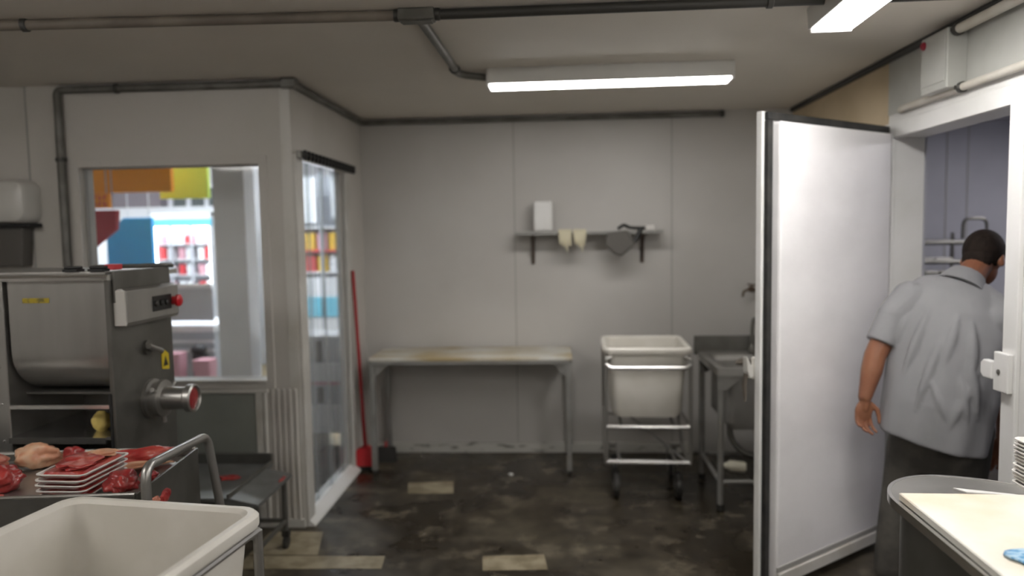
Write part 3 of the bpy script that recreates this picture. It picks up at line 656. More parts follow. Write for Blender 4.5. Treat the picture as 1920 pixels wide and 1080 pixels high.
# ------------------------------------------------------------------ tub trolleys
def tub_trolley(label, x, y, rz, wide=0.0):
    """origin: centre of the trolley on the floor; local front is -y"""
    t_ = thing('tub_trolley', label, 'trolley', (x, y, 0), rz)
    a, d, zt = .27+wide, .285, .945
    b = BM()
    prof = [(.0, zt, .0), (.0, zt-.035, 0), (.022, zt-.035, 0)]
    outer = [rrect(-a+q, a-q, -d+q, d-q, z, max(.02, .055-q*.3)) for q, z in
             ((.022, zt-.040), (.004, zt-.040), (0, zt-.032), (0, zt-.010), (.008, zt), (.022, zt), (.032, zt-.010), (.036, zt-.05), (.050, zt-.25), (.062, zt-.39), (.085, zt-.425), (.12, zt-.432))]
    L = [[b.verts.new(p_) for p_ in rg] for rg in outer]
    oo = [rrect(-a+q, a-q, -d+q, d-q, z, .05) for q, z in ((.026, zt-.06), (.044, zt-.25), (.054, zt-.40), (.075, zt-.440), (.12, zt-.446))]
    L2 = [[b.verts.new(p_) for p_ in rg] for rg in oo]
    n = len(L[0]); seq = L[::-1] + L2
    for r1, r2 in zip(seq, seq[1:]):
        for i in range(n): b.faces.new((r1[i], r1[(i+1) % n], r2[(i+1) % n], r2[i]))
    b.faces.new(seq[0]); b.faces.new(seq[-1])
    obj('tub', b, 'tub', t_)
    R_ = .0125; fx, fy, zb = .253+wide, .262, .235
    # two side loops: front post curves over under the rim
    for s in (-1, 1):
        b = BM()
        tube(b, [(s*(fx-.035), -fy-.02, zt-.055), (s*fx, -fy-.03, zt-.06), (s*fx, -fy-.03, zb), (s*fx, -fy+.05, zb)], R_, 10, bend=.03)
        tube(b, [(s*fx, fy, zt-.055), (s*fx, fy, .40), (s*fx, fy-.20, zb), (s*fx, -fy-.01, zb)], R_, 10, bend=.05)
        tube(b, [(s*fx, fy, .46), (s*fx, -fy-.03, .46)], R_*.8, 8)
        tube(b, [(s*fx, fy, zt-.055), (s*fx, -fy-.02, zt-.055)], R_*.8, 8)
        obj('side_frame', b, 'steel', t_)
    for z in (zt-.115, .465, .245, .225):
        b = BM(); yy = -fy-.03 if z != .225 else -fy+.06
        if z == zt-.115: tube(b, [(-fx, yy, z+.02), (-fx+.03, yy-.025, z), (fx-.03, yy-.025, z), (fx, yy, z+.02)], R_, 10, bend=.02)
        else: tube(b, [(-fx, yy, z), (fx, yy, z)], R_ if z > .23 else R_*.8, 10)
        obj('cross_bar', b, 'steel_bright', t_)
    b = BM(); tube(b, [(-fx, fy, .41), (fx, fy, .41)], R_, 10); tube(b, [(-fx, fy, zt-.07), (fx, fy, zt-.07)], R_, 10); tube(b, [(-.1, fy, .41), (fx, -fy-.02, zb)], R_*.7, 8)
    for s in (-1, 1): tube(b, [(s*.17, -fy-.02, zb), (s*.17, fy-.1, zb)], R_*.8, 8)
    obj('rear_bars', b, 'steel', t_)
    b = BM()
    for s in (-1, 1): tube(b, [(s*.16, -fy-.02, .468), (s*.16, fy, .468)], .009, 8)
    obj('tub_rests', b, 'steel_dark', t_)
    for s in (-1, 1):
        for q in (-1, 1):
            cx_, cy2 = s*.19, (-.21 if q < 0 else .14)
            b = BM(); box(b, cx_-.03, cx_+.03, cy2-.035, cy2+.035, .216, .226)
            for e_ in (-1, 1): prism(b, [(cx_+e_*.026, cy2-.03, .218), (cx_+e_*.026, cy2+.03, .218), (cx_+e_*.026, cy2+.012, .075), (cx_+e_*.026, cy2-.012, .075)], (.004*e_, 0, 0))
            cst = obj('caster', b, 'steel_dark', t_, smooth=False)
            b = BM(); lathe(b, (cx_-.021, cy2, .082), (1, 0, 0), [(.055, 0), (.078, .004), (.082, .012), (.082, .030), (.078, .038), (.055, .042)], 24)
            w_ = obj('wheel', b, 'rubber', cst)
            b = BM(); lathe(b, (cx_-.024, cy2, .082), (1, 0, 0), [(.018, 0), (.03, .001), (.03, .047), (.018, .048)], 16); obj('hub', b, 'leg_grey', cst)
    return t_
tub_trolley('white plastic tub in a steel tube trolley between table and sink', .555, 4.715, math.radians(-2))
nt_ = tub_trolley('large white plastic tub trolley in the near left corner', -1.10, 1.60, math.radians(-8), .028)

# ------------------------------------------------------------------ sink
sk = thing('steel_sink', 'freestanding steel sink behind the open cold room door', 'sink', (0,0,0))
sx0, sx1, sy0, sy1, szt = .925, 1.66, 4.27, 4.88, .85
b = BM()
rings(b, [rrect(sx0, sx1, sy0, sy1, szt-.045, .012), rrect(sx0, sx1, sy0, sy1, szt, .012), rrect(sx0+.01, sx1-.01, sy0+.01, sy1-.01, szt+.004, .012), rrect(sx0+.055, sx1-.055, sy0+.05, sy1-.05, szt-.008, .02), rrect(sx0+.075, sx1-.06, sy0+.065, sy1-.065, szt-.03, .04), rrect(sx0+.10, sx1-.08, sy0+.085, sy1-.085, szt-.36, .05), rrect(sx0+.14, sx1-.12, sy0+.12, sy1-.12, szt-.375, .04)])
obj('rim_and_inside', b, 'steel', sk)
b = BM(); rings(b, [rrect(sx0+.07, sx1-.055, sy0+.06, sy1-.06, z, .045) for z in (szt-.046, szt-.34)] + [rrect(sx0+.10, sx1-.085, sy0+.09, sy1-.09, szt-.385, .04)])
obj('bowl', b, mat('dull_bowl_steel', (0.36, 0.35, 0.335), 0.5, 0.35, col2=(0.31, 0.30, 0.285), scale=4), sk)
obj('backsplash', bx((sx0-.02, sx1, sy1, sy1+.02, szt-.02, szt+.105)), 'steel_dark', sk, smooth=False, bevel=.004)
for x, y in ((sx0+.025, sy0+.025), (sx1-.03, sy0+.025), (sx0+.025, sy1-.025), (sx1-.03, sy1-.025)):
    b = BM(); tube(b, [(x, y, .03), (x, y, szt-.045)], .019, 14); l = obj('leg', b, 'leg_grey', sk)
    b = BM(); lathe(b, (x, y, 0), (0,0,1), [(.018, 0), (.022, .004), (.021, .035), (.017, .04)], 14); obj('foot', b, 'rubber', l)
    b = BM(); s = 1 if x < 1.2 else -1
    prism(b, [(x-.022*s, y-.02, szt-.046), (x+.12*s, y-.02, szt-.046), (x+.03*s, y-.02, szt-.13), (x-.02*s, y-.02, szt-.13)], (0, .006, 0)); obj('corner_bracket', b, 'leg_grey', sk, smooth=False)
b = BM(); tube(b, [(sx0+.025, sy0+.025, .17), (sx1-.03, sy0+.025, .17)], .014); obj('front_rail', b, 'leg_grey', sk)
b = BM(); tube(b, [(sx0+.025, sy0+.025, .17), (sx0+.025, sy1-.025, .17)], .014); tube(b, [(sx0+.025, sy1-.025, .17), (sx1-.03, sy1-.025, .17)], .014); obj('rear_rail', b, 'leg_grey', sk)
b = BM(); tube(b, [(1.06, 4.55, szt-.38), (1.06, 4.53, .36), (1.14, 4.50, .27), (1.40, 4.50, .25)], .018, 12, bend=.08); obj('drain_pipe', b, 'steel_dark', sk)
b = BM(); tube(b, [(1.27, 4.84, szt), (1.27, 4.84, 1.02), (1.27, 4.80, 1.08), (1.27, 4.72, 1.08), (1.27, 4.70, 1.04)], .012, 10, bend=.04); lathe(b, (1.27, 4.84, szt), (0,0,1), [(.025, 0), (.025, .03), (.014, .05)], 14)
tube(b, [(1.225, 4.60, szt+.0), (1.225, 4.60, szt+.06)], .010, 8)
obj('spout', b, 'steel_dark', sk)
shf = thing('sink_shelf', 'thin rack shelf on the lower rails beneath the sink', 'shelf', (0, 0, .186))
b = BM()
for k in range(10): tube(b, [(sx0+.06+.066*k, sy0+.025, 0), (sx0+.06+.066*k, sy1-.025, 0)], .003, 6)
obj('wires', b, 'steel_dark', shf)
b = BM(); lathe(b, (.985, 4.44, .224), (1, -.25, 0), [(.012, 0), (.016, .004), (.016, .03), (.034, .05), (.034, .13), (.028, .145), (.02, .148)], 18); tag(obj('bottle', b, 'bottle'), 'cream plastic bottle lying on the shelf beneath the sink', 'bottle')
b = BM(); lathe(b, (1.335, 4.55, .19), (0,0,1), [(.10, 0), (.13, .24), (.136, .24), (.136, .26), (.125, .26), (.097, .01)], 24); tag(obj('bucket', b, 'bucket'), 'tan bucket on the shelf beneath the sink by the door edge', 'bucket')
# rag on the sink rim
b = BM(); rings(b, [[Vector((1.10+.05*math.cos(a)*s, 4.36+.03*math.sin(a)*s, z)) for a in [2*PI*k/10 for k in range(10)]] for z, s in ((.857, .9), (.868, 1.1), (.885, .8), (.893, .3))]); tag(obj('rag', b, 'cloth_brown'), 'crumpled brown rag on the sink rim', 'rag')
# tap on the back wall
tp = thing('wall_tap', 'old dark tap sticking out of the back wall above the sink', 'tap', (1.42, YB, 1.215))
b = BM(); lathe(b, (0, 0, 0), (0,-1,0), [(.022, .001), (.022, .008), (.010, .01), (.010, .06), (.015, .062), (.015, .09), (.006, .10)], 14); tube(b, [(0, -.075, 0), (-.05, -.085, -.0), (-.075, -.09, -.012), (-.08, -.09, -.05)], .009, 10, bend=.02); obj('body', b, 'tap', tp)
b = BM(); tube(b, [(0, -.075, .0), (-.01, -.078, .035)], .005, 8); tube(b, [(-.045, -.08, .042), (.03, -.078, .030)], .006, 8); obj('handle', b, 'tap', tp)

# ------------------------------------------------------------------ pale floor tiles
for i, q in enumerate((((-1.006, 4.752), (-.704, 4.777), (-.673, 4.555), (-.965, 4.551)), ((-.395, 3.643), (-.08, 3.669), (-.059, 3.501), (-.379, 3.482)),
                       ((-1.62, 3.62), (-.899, 3.632), (-.885, 3.493), (-1.62, 3.47)), ((-1.62, 3.93), (-1.322, 3.935), (-1.255, 3.64), (-1.62, 3.63)))):
    b = BM(); prism(b, [(p_[0], p_[1], .0) for p_ in q], (0, 0, .0015)); struct('trim_%d' % (40+i), b, 'tile')
b = BM(); prism(b, [(-.345, 4.93, .0), (-.325, 4.935, 0), (-.31, 4.915, 0), (-.33, 4.905, 0)], (0, 0, .008)); tag(obj('paper_scrap', b, 'white', smooth=False), 'tiny white scrap of paper on the floor before the table', 'scrap')

# ------------------------------------------------------------------ low steel trolley
lt2 = thing('low_trolley', 'low dark steel trolley with blood stains by the partition', 'trolley', (0,0,0))
lx0, lx1, ly0, ly1, lz = -2.2, -1.56, 3.31, 3.86, .42
obj('deck', bx((lx0, lx1, ly0, ly1, lz-.02, lz)), 'steel_deck', lt2, smooth=False, bevel=.003)
obj('lip', bx((lx0, lx1, ly1-.02, ly1, lz, lz+.055), (lx1-.012, lx1, ly0, ly1-.02, lz, lz+.02)), 'steel_dark', lt2, smooth=False, bevel=.003)
b = BM(); prism(b, [(lx1, ly0, lz-.02), (lx1+.14, ly0, lz-.045), (lx1+.14, ly0, lz-.03), (lx1, ly0, lz)], (0, ly1-.1-ly0, 0)); obj('side_flange', b, 'steel_deck', lt2, smooth=False)
for x, y in ((lx1+.11, ly1-.14), (lx0+.05, ly1-.14), (lx1+.11, ly0+.05), (lx0+.05, ly0+.05)):
    b = BM(); tube(b, [(x, y, .10), (x, y, lz-.03)], .014, 10); l = obj('leg', b, 'steel_dark', lt2)
    b = BM(); lathe(b, (x-.012, y, .036), (1,0,0), [(.02, 0), (.036, .003), (.036, .021), (.02, .024)], 16); box(b, x-.018, x+.018, y-.016, y+.016, .068, .10); obj('caster', b, 'rubber', l)
b = BM(); tube(b, [(lx0+.05, ly1-.14, .15), (lx1+.11, ly1-.14, .15)], .012, 8); tube(b, [(lx1+.11, ly0+.05, .15), (lx1+.11, ly1-.14, .15)], .012, 8); obj('brace', b, 'steel_dark', lt2)
def blob(name, label, cat, c, rx, ry, rz, m, seed=0, amp=.25, group=None, rotz=0, parent=None, sub=4):
    b = BM(); bmesh.ops.create_icosphere(b, subdivisions=sub, radius=1)
    from mathutils import noise
    for v in b.verts:
        n_ = noise.noise(v.co*1.6+Vector((seed*7.3, seed, 0)))*amp*1.6 + noise.noise(v.co*4+Vector((seed, 0, 3)))*amp*.5
        v.co *= 1+n_
        v.co = Vector((v.co.x*rx, v.co.y*ry, v.co.z*rz))
    o = obj(name, b, m, parent); o.data.set_sharp_from_angle(angle=PI); o.location = c; o.rotation_euler = (0, 0, rotz)
    if cat: tag(o, label, cat, group)
    return o
blob('meat_scrap', 'small red meat scrap in the middle of the low dark trolley', 'meat', (-1.69, 3.60, lz+.004), .05, .035, .006, 'meat_dark', 3, .5)
blob('meat_scrap', 'red meat scrap on the outer corner of the low dark trolley', 'meat', (lx1+.12, 3.67, lz-.028), .012, .05, .007, 'meat_dark', 4, .3)
blob('meat_scrap', 'flat red meat scrap on the low trolley just behind the near tub', 'meat', (-1.98, 3.30, lz+.004), .09, .03, .008, 'meat_dark', 5, .4)

# ------------------------------------------------------------------ meat bin trolley
mb = thing('meat_bin', 'shallow steel bin trolley holding trays of meat', 'trolley', (-1.335, 2.19, 0), math.radians(6))
Lb, Db, zt = 1.1, .50, .85
b = BM()
def wall_(x0, x1, y0, y1, z0, z1): box(b, x0, x1, y0, y1, z0, z1)
wall_(-Lb, 0, 0, Db, zt-.040, zt-.030)
obj('base', b, 'steel', mb, smooth=False)
b = BM(); wall_(-Lb, 0, -.004, .004, zt-.29, zt); wall_(-Lb, 0, Db-.004, Db+.004, zt-.20, zt); wall_(-Lb-.004, -Lb+.004, 0, Db, zt-.2, zt)
obj('sides', b, 'steel_dark', mb, smooth=False)
b = BM(); prism(b, [(0, 0, zt-.29), (0, Db, zt-.29), (0, Db, zt), (0, 0, zt)], (.008, 0, 0)); obj('end_panel', b, 'steel_dark', mb, smooth=False)
b = BM(); tube(b, [(-Lb, 0, zt), (.0, 0, zt)], .006, 8); tube(b, [(-Lb, Db, zt), (.0, Db, zt)], .006, 8); obj('rolled_rim', b, 'steel_bright', mb)
b = BM(); tube(b, [(.035, .0, .30), (.035, .0, zt+.085), (.055, Db-.03, zt+.055), (.085, Db, zt-.25)], .016, 14, bend=.05); obj('push_handle', b, 'steel', mb)
for x in (-Lb+.05, .01):
    for y in (.03, Db-.03):
        b = BM(); tube(b, [(x, y, .10), (x, y, zt-.28)], .015, 10); l = obj('leg', b, 'steel_dark', mb)
        b = BM(); lathe(b, (x-.012, y, .045), (1,0,0), [(.02, 0), (.045, .003), (.045, .021), (.02, .024)], 16); box(b, x-.018, x+.018, y-.016, y+.016, .08, .10); obj('caster', b, 'rubber', l)
obj('lower_shelf', bx((-Lb+.03, .0, .03, Db-.03, .28, .30)), 'steel_dark', mb, smooth=False)
bz = zt-.0295
def meat_pos(x, y):   # local bin coordinates to world
    a = math.radians(6); return (-1.335+x*math.cos(a)-y*math.sin(a), 2.19+x*math.sin(a)+y*math.cos(a))
# stack of foam trays with meat
def foam_tray(label, loc, rz, group=None, k=0):
    t_ = thing('meat_tray', label, 'meat tray', loc, rz, group)
    a, d = .125, .085
    b = BM(); rings(b, [rrect(-a+q, a-q, -d+q, d-q, z, .02) for q, z in ((.018, 0), (.004, .012), (0, .013), (0, .0155), (.006, .0155), (.014, .004), (.04, .004))])
    obj('foam_base', b, 'foam', t_)
    from mathutils import noise
    b = BM(); N1, N2 = 18, 12; rows = []
    def hgt(x, y): return .008+.006*noise.noise(Vector((x*28, y*18, k*3)))*.5+.002*noise.noise(Vector((x*70, y*40, k)))
    for i in range(N1+1):
        row = []
        for j in range(N2+1):
            x = (-a+.012)+(2*a-.024)*i/N1; y = (-d+.012)+(2*d-.024)*j/N2
            row.append(b.verts.new((x, y, max(.0045, hgt(x, y)+((.010 if k == 4 else .001) if 0 < i < N1 and 0 < j < N2 else -.006)))))
        rows.append(row)
    for r1, r2 in zip(rows, rows[1:]):
        for j in range(N2): b.faces.new((r1[j], r1[j+1], r2[j+1], r2[j]))
    o = obj('meat_slices', b, 'meat', t_)
    return t_
mx_, my_ = meat_pos(-.235, .155)
lab = ['bottom meat tray of the white foam stack', 'second meat tray from the bottom of the foam stack', 'middle meat tray of the foam stack', 'second meat tray from the top of the foam stack', 'top meat tray of the foam stack with red beef on show']
for k in range(5):
    foam_tray(lab[k], (mx_+random.uniform(-.006, .006), my_+random.uniform(-.004, .004), bz+.001+.0175*k), math.radians(91+random.uniform(-4, 4)), 'foam trays in the stack', k)
top = bz+.001+.0175*4+.020
blob('beef_slice', 'pale fat-edged beef slice lying on top of the tray stack', 'meat', (mx_+.02, my_+.06, top+.012), .05, .035, .010, 'fat', 8, .3, rotz=.5)
blob('beef_slice', 'dark red beef slice lying on top of the tray stack', 'meat', (mx_-.005, my_-.01, top+.008), .065, .085, .016, 'meat', 9, .3, rotz=.2)
def piece(label, x, y, z, rx, ry, rz_, m, seed, rot=0, amp=.25):
    px_, py_ = meat_pos(x, y); blob('meat_piece', label, 'meat', (px_, py_, bz+z), rx, ry, rz_, m, seed, amp, 'loose meat in the steel bin', rot)
piece('large fatty joint of meat at the far left of the bin', -.70, .27, .05, .12, .09, .05, 'fatty', 11, .3)
piece('fat-edged piece of meat between the joint and the tray stack', -.53, .40, .045, .075, .045, .045, 'fat', 12, .2)
piece('round red end of meat just behind the tray stack', -.40, .40, .04, .035, .03, .035, 'meat_dark', 13)
piece('dark red lump of meat left of the tray stack', -.51, .16, .04, .065, .06, .04, 'meat_dark', 14, .4)
piece('pale pink fatty lump of meat at the near left edge of the bin', -.68, .08, .04, .08, .06, .04, 'fatty', 15, .1)
piece('thin red flap of meat before the tray stack', -.50, .045, .018, .08, .028, .016, 'meat', 16, -.2)
piece('dark red chunk of meat right of the tray stack', -.085, .09, .038, .045, .055, .034, 'meat_dark', 17, .2, .35)
piece('long red strip of meat lying at the right end of the bin', -.15, .40, .035, .12, .03, .028, 'meat', 18, .45)
piece('pale fatty strip of meat resting along the long red strip', -.16, .325, .020, .12, .025, .012, 'fat', 19, .45)
piece('small red scrap of meat by the push handle', -.05, .21, .022, .03, .025, .018, 'meat_dark', 20)
b = BM()
blob('meat_stain', 'red meat smear stuck on the bin end panel below the handle', 'meat', (*(Vector(meat_pos(.011, .19)).to_tuple()), zt-.075), .004, .035, .022, 'meat_dark', 22, .2)
blob('meat_stain', 'striped fatty meat scrap on the bin end panel by the handle', 'meat', (*(Vector(meat_pos(.011, .10)).to_tuple()), zt-.065), .004, .04, .016, 'fatty', 23, .2)

# ------------------------------------------------------------------ mixer grinder
gx = -1.755; gy = 2.78
gm = thing('mixer_grinder', 'big stainless mixer grinder with red-filled outlet pipe on the left', 'grinder', (gx, gy, 0))
# local: x=0 right side plane, y=0 front plane
zt = 1.515
obj('end_housing', bx((-.02, 0, 0, .46, .55, zt-.02)), 'steel_dark', gm, smooth=False, bevel=.004, label='dull dark steel end plate')
obj('left_column', bx((-.80, -.44, 0, .50, 0, zt-.02)), 'steel', gm, smooth=False, bevel=.004)
b = BM()
prof = [(.012, zt-.02), (.012, 1.20)]
for k in range(1, 11):
    a = PI*.5*k/10; prof.append((.012+.22*(1-math.cos(a)), 1.20-.17*math.sin(a)))
prof += [(.30, 1.03), (.30, 1.05), (.24, 1.05)]
inner = [(.26, 1.055), (.03, 1.21), (.022, zt-.02)]
poly = [(-.425, p_[0], p_[1]) for p_ in prof[:-3]] + [(-.425, .45, 1.03), (-.425, .45, zt-.02)]
prism(b, poly, (.400, 0, 0)); obj('hopper', b, 'steel', gm)
b = BM(); prism(b, [(-.80, -.012, zt-.022), (-.80, .52, zt-.022), (-.80, .52, zt), (-.80, -.004, zt), (-.80, -.014, zt-.01)], (.802, 0, 0)); obj('lid_rim', b, 'steel_bright', gm, smooth=False)
obj('lid', bx((-.78, -.03, .03, .50, zt, zt+.012)), 'steel', gm, smooth=False, bevel=.004)
b = bx((0, .012, .02, .44, zt-.115, zt+.012)); obj('top_cap', b, 'steel_dark', gm, smooth=False, bevel=.004)
b = BM(); tube(b, [(-.25, .30, zt+.020), (-.13, .30, zt+.020), (.01, .40, zt+.020), (.012, .46, zt+.016)], .010, 8, bend=.02); obj('lid_hinge_bar', b, 'steel_dark', gm)
for x in (-.17, -.065):
    b = BM(); box(b, x-.03, x+.03, .02, .07, zt+.012, zt+.022); tube(b, [(x-.035, .045, zt+.027), (x+.035, .045, zt+.027)], .007, 8); obj('hinge', b, 'black', gm, smooth=False)
# control box
b = BM(); prism(b, [(.0, .03, 1.305), (.045, .03, 1.305), (.052, .03, 1.32), (.052, .03, 1.445), (.03, .03, 1.455), (.0, .03, 1.455)], (0, .40, 0)); cb = obj('control_box', b, 'steel', gm, smooth=False, bevel=.003)
obj('switch_panel', bx((.052, .055, .215, .365, 1.345, 1.41)), 'black', cb, smooth=False, bevel=.002)
for k in range(3):
    b = BM(); lathe(b, (.055, .237+.042*k, 1.378), (1,0,0), [(.013, 0), (.013, .006), (.009, .010), (.001, .011)], 14); obj('button', b, 'rubber', cb)
b = BM(); lathe(b, (.055, .385, 1.378), (1,0,0), [(.020, -.003), (.012, .01), (.026, .014), (.026, .026), (.018, .032), (.001, .034)], 20); obj('stop_button', b, 'red', cb, label='red mushroom stop button')
obj('front_cover', bx((.0, .05, .022, .03, 1.308, 1.45)), 'dispenser', cb, smooth=False, bevel=.003)
# knob and warning sticker on the end plate
b = BM(); lathe(b, (.0, .24, 1.19), (1,0,0), [(.032, 0), (.032, .012), (.014, .014), (.014, .03)], 18); kn = obj('selector_knob', b, 'steel_dark', gm)
b = BM(); tube(b, [(.03, .205, 1.20), (.034, .30, 1.165)], .012, 10); obj('grip', b, 'steel', kn)
b = BM(); prism(b, [(.0005, .355, 1.075), (.0005, .415, 1.065), (.0005, .415, 1.135), (.0005, .385, 1.155), (.0005, .355, 1.14)], (.0015, 0, 0)); stk = obj('warning_sticker', b, 'yellow', gm, smooth=False)
b = BM(); prism(b, [(.002, .365, 1.085), (.002, .405, 1.085), (.002, .385, 1.13)], (.001, 0, 0)); obj('symbol', b, 'black', stk, smooth=False)
# worm outlet
b = BM(); lathe(b, (0, .26, .965), (1,0,0), [(.084, 0), (.084, .015), (.070, .02), (.070, .04), (.080, .045), (.080, .06), (.050, .065), (.047, .155), (.056, .16), (.060, .165), (.060, .19), (.053, .195), (.048, .19), (.046, .18)], 28); wr = obj('outlet_pipe', b, 'steel', gm)
b = BM(); lathe(b, (0, .26, .965), (1,0,0), [(.047, .17), (.047, .184), (.03, .188)], 24); obj('meat_filling', b, 'meat_dark', wr, label='red minced meat in the outlet')
for a in range(3):
    an = a*2*PI/3+.5; b = BM(); d_ = Vector((0, math.cos(an), math.sin(an))); tube(b, [Vector((.052, .26, .965))+d_*.07, Vector((.055, .26, .965))+d_*.105], .010, 8); obj('ring_lug', b, 'steel', wr)
# front details
obj('label_plate', bx((-.365, -.255, .0095, .012, 1.405, 1.425)), 'yellow_lab', gm, smooth=False, label='worn yellow label strip')
b = BM(); box(b, -.44, -.02, .0, .012, .98, .995); obj('cross_bar', b, 'steel_bright', gm, smooth=False)
b = BM(); box(b, -.44, -.02, .46, .48, .30, 1.03); box(b, -.44, -.022, .10, .46, 1.02, 1.028); obj('back_panel', b, 'steel_dark', gm, smooth=False)
b = BM(); box(b, -.44, -.02, .0, .48, .855, .867); box(b, -.44, -.04, -.014, -.001, .842, .867); obj('base_tray', b, 'steel_bright', gm, smooth=False)
b = BM(); tube(b, [(-.018, -.002, 1.04), (-.018, -.002, .60)], .006, 8); obj('cable', b, 'black', gm)
b = BM(); box(b, -.03, -.02, .0, .50, 0, .60); box(b, -.455, -.03, .40, .50, 0, .30); obj('stand', b, 'steel_dark', gm, smooth=False)
for k in range(6):
    b = BM(); lathe(b, (-.47, 0, .70+.15*k), (0,-1,0), [(.006, 0), (.005, .003), (.001, .004)], 8); obj('screw', b, 'steel_bright', gm)
blob('yellow_cloth', 'yellow and cream cloth lying inside the grinder base', 'cloth', (gx-.125, gy+.10, .905), .035, .04, .042, 'bag_yellow', 31, .12)
b = bx((-.022, .022, -.03, .03, 0, .022)); o = obj('small_packet', b, 's_redpack', smooth=False, bevel=.003); o.location = (gx-.10, gy+.20, zt+.0125); tag(o, 'small red packet lying on top of the grinder lid', 'packet')

# ------------------------------------------------------------------ dispenser at the left edge
ds = thing('towel_dispenser', 'rounded pale plastic dispenser on the wall at the left edge', 'dispenser', (-3.06, YP, 1.75))
b = BM(); rings(b, [[Vector((p_.x, q, p_.y)) for p_ in rrect(-.17+s, .17-s, 0+s, .24-s, 0, .05)] for q, s in ((-.001, 0), (-.10, 0), (-.135, .012), (-.15, .04))]); obj('cover', b, 'dispenser', ds)
obj('base', bx((-.165, .172, -.11, -.001, -.022, .0)), 'black', ds, smooth=False, bevel=.004)
b = BM(); prism(b, [(-.17, -.09, -.24), (.10, -.09, -.24), (.12, -.09, -.022), (-.17, -.09, -.022)], (0, .089, 0)); obj('lower_housing', b, 'bag', ds, smooth=False, bevel=.008)

# ------------------------------------------------------------------ right work table with rounded end
rt = thing('round_end_table', 'stainless table with rounded far end at lower right', 'table', (0,0,0))
tx0, tx1, ty1, tz = .925, 1.44, 2.02, .895
def tab_outline(z, g_=0.0):
    pts = [Vector((tx0-.02-g_, .75, z))]
    n_ = 24; cx_ = 1.13
    for k in range(n_+1):
        t_ = PI-PI*k/n_; c_ = math.cos(t_); s_ = max(0.0, math.sin(t_)); q = 1.0 if c_ < 0 else 1.22
        a = (cx_-tx0 if c_ < 0 else tx1-cx_)+g_
        pts.append(Vector((cx_+a*math.copysign(abs(c_)**q, c_), ty1+(.235+g_)*s_**q, z)))
    pts.append(Vector((tx1+g_, .75, z))); return pts
b = BM(); rings(b, [tab_outline(tz-.008, -.004), tab_outline(tz, -.004)]); obj('top_sheet', b, 'steel', rt)
b = BM(); rings(b, [tab_outline(tz-.022, .004), tab_outline(tz+.002, .004), tab_outline(tz+.002, -.006), tab_outline(tz-.022, -.006)], closed=True); obj('rim_band', b, 'steel_bright', rt)
b = BM(); rings(b, [tab_outline(.10, -.03), tab_outline(tz-.009, -.03)]); obj('skirt', b, 'steel_dark', rt)
b = BM()
tube(b, [(tx0-.012, 1.55, tz-.12), (tx0-.03, 1.55, tz-.12), (tx0-.03, 1.75, tz-.12), (tx0-.012, 1.75, tz-.12)], .009, 8, bend=.01); obj('side_grip', b, 'steel', rt)
for x, y in ((tx0+.09, .80), (tx1-.09, .80), (tx0+.12, 2.03), (tx1-.14, 2.0)):
    b = BM(); tube(b, [(x, y, 0), (x, y, .101)], .022, 12); obj('leg', b, 'leg_grey', rt)
b = BM(); rings(b, [[Vector(p_) for p_ in ((tx0-.018+q, .76, z), (tx1-.005-q, .76, z), (tx1-.005-q, 2.03-q, z), (tx0+.014+q, 2.045-q, z))] for q, z in ((0, tz+.003), (0, tz+.019), (.003, tz+.022))])
tag(obj('cutting_board', b, 'board', smooth=False), 'large white cutting board with tan stains on the steel table', 'cutting board')
b = BM(); prism(b, [(1.13, 2.135, tz+.001), (1.27, 2.085, tz+.001), (1.30, 2.067, tz+.001), (1.15, 2.10, tz+.001)], (0, 0, .004)); tag(obj('plastic_sheet', b, 'white', smooth=False), 'small white plastic sheet on the bare rounded table end', 'sheet')
from mathutils import noise as _n
b = BM(); rows = []
for i in range(15):
    row = []
    for j in range(11):
        x = 0.99+.30*i/14; y = 1.49+.17*j/10
        row.append(b.verts.new((x+.01*math.sin(j*1.3), y+.008*math.sin(i*.9), tz+.028+.007*_n.noise(Vector((x*22, y*30, 1))))))
    rows.append(row)
for r1, r2 in zip(rows, rows[1:]):
    for j in range(10): b.faces.new((r1[j], r1[j+1], r2[j+1], r2[j]))
o = obj('blue_cloth', b, 'blue_cloth'); s_ = o.modifiers.new('solid', 'SOLIDIFY'); s_.thickness = .004; tag(o, 'blue and white patterned cloth on the cutting board', 'cloth')
ft = None
for k in range(13):
    if ft is None:
        b = BM(); a, d = .12, .09
        rings(b, [rrect(-a+q, a-q, -d+q, d-q, z, .02) for q, z in ((.018, 0), (.003, .018), (0, .019), (0, .0215), (.006, .0215), (.020, .004), (.04, .004))])
        ft = obj('foam_tray', b, 'foam'); o = ft
    else: o = ft.copy(); C.objects.link(o)
    o.rotation_euler = (0, 0, PI/2); o.location = (1.352+random.uniform(-.003, .003), 1.975+random.uniform(-.003, .003), tz+.0235+.0100*k)
    nm = 'top' if k == 12 else 'bottom' if k == 0 else None
    tag(o, 'empty white foam tray, %s in the stack at the right edge' % (nm or ('second', 'third', 'fourth', 'fifth', 'sixth', 'seventh', 'eighth', 'ninth', 'tenth', 'eleventh', 'twelfth', 'thirteenth')[k-1] + ' from the bottom'), 'foam tray', 'empty foam trays stacked on the board')

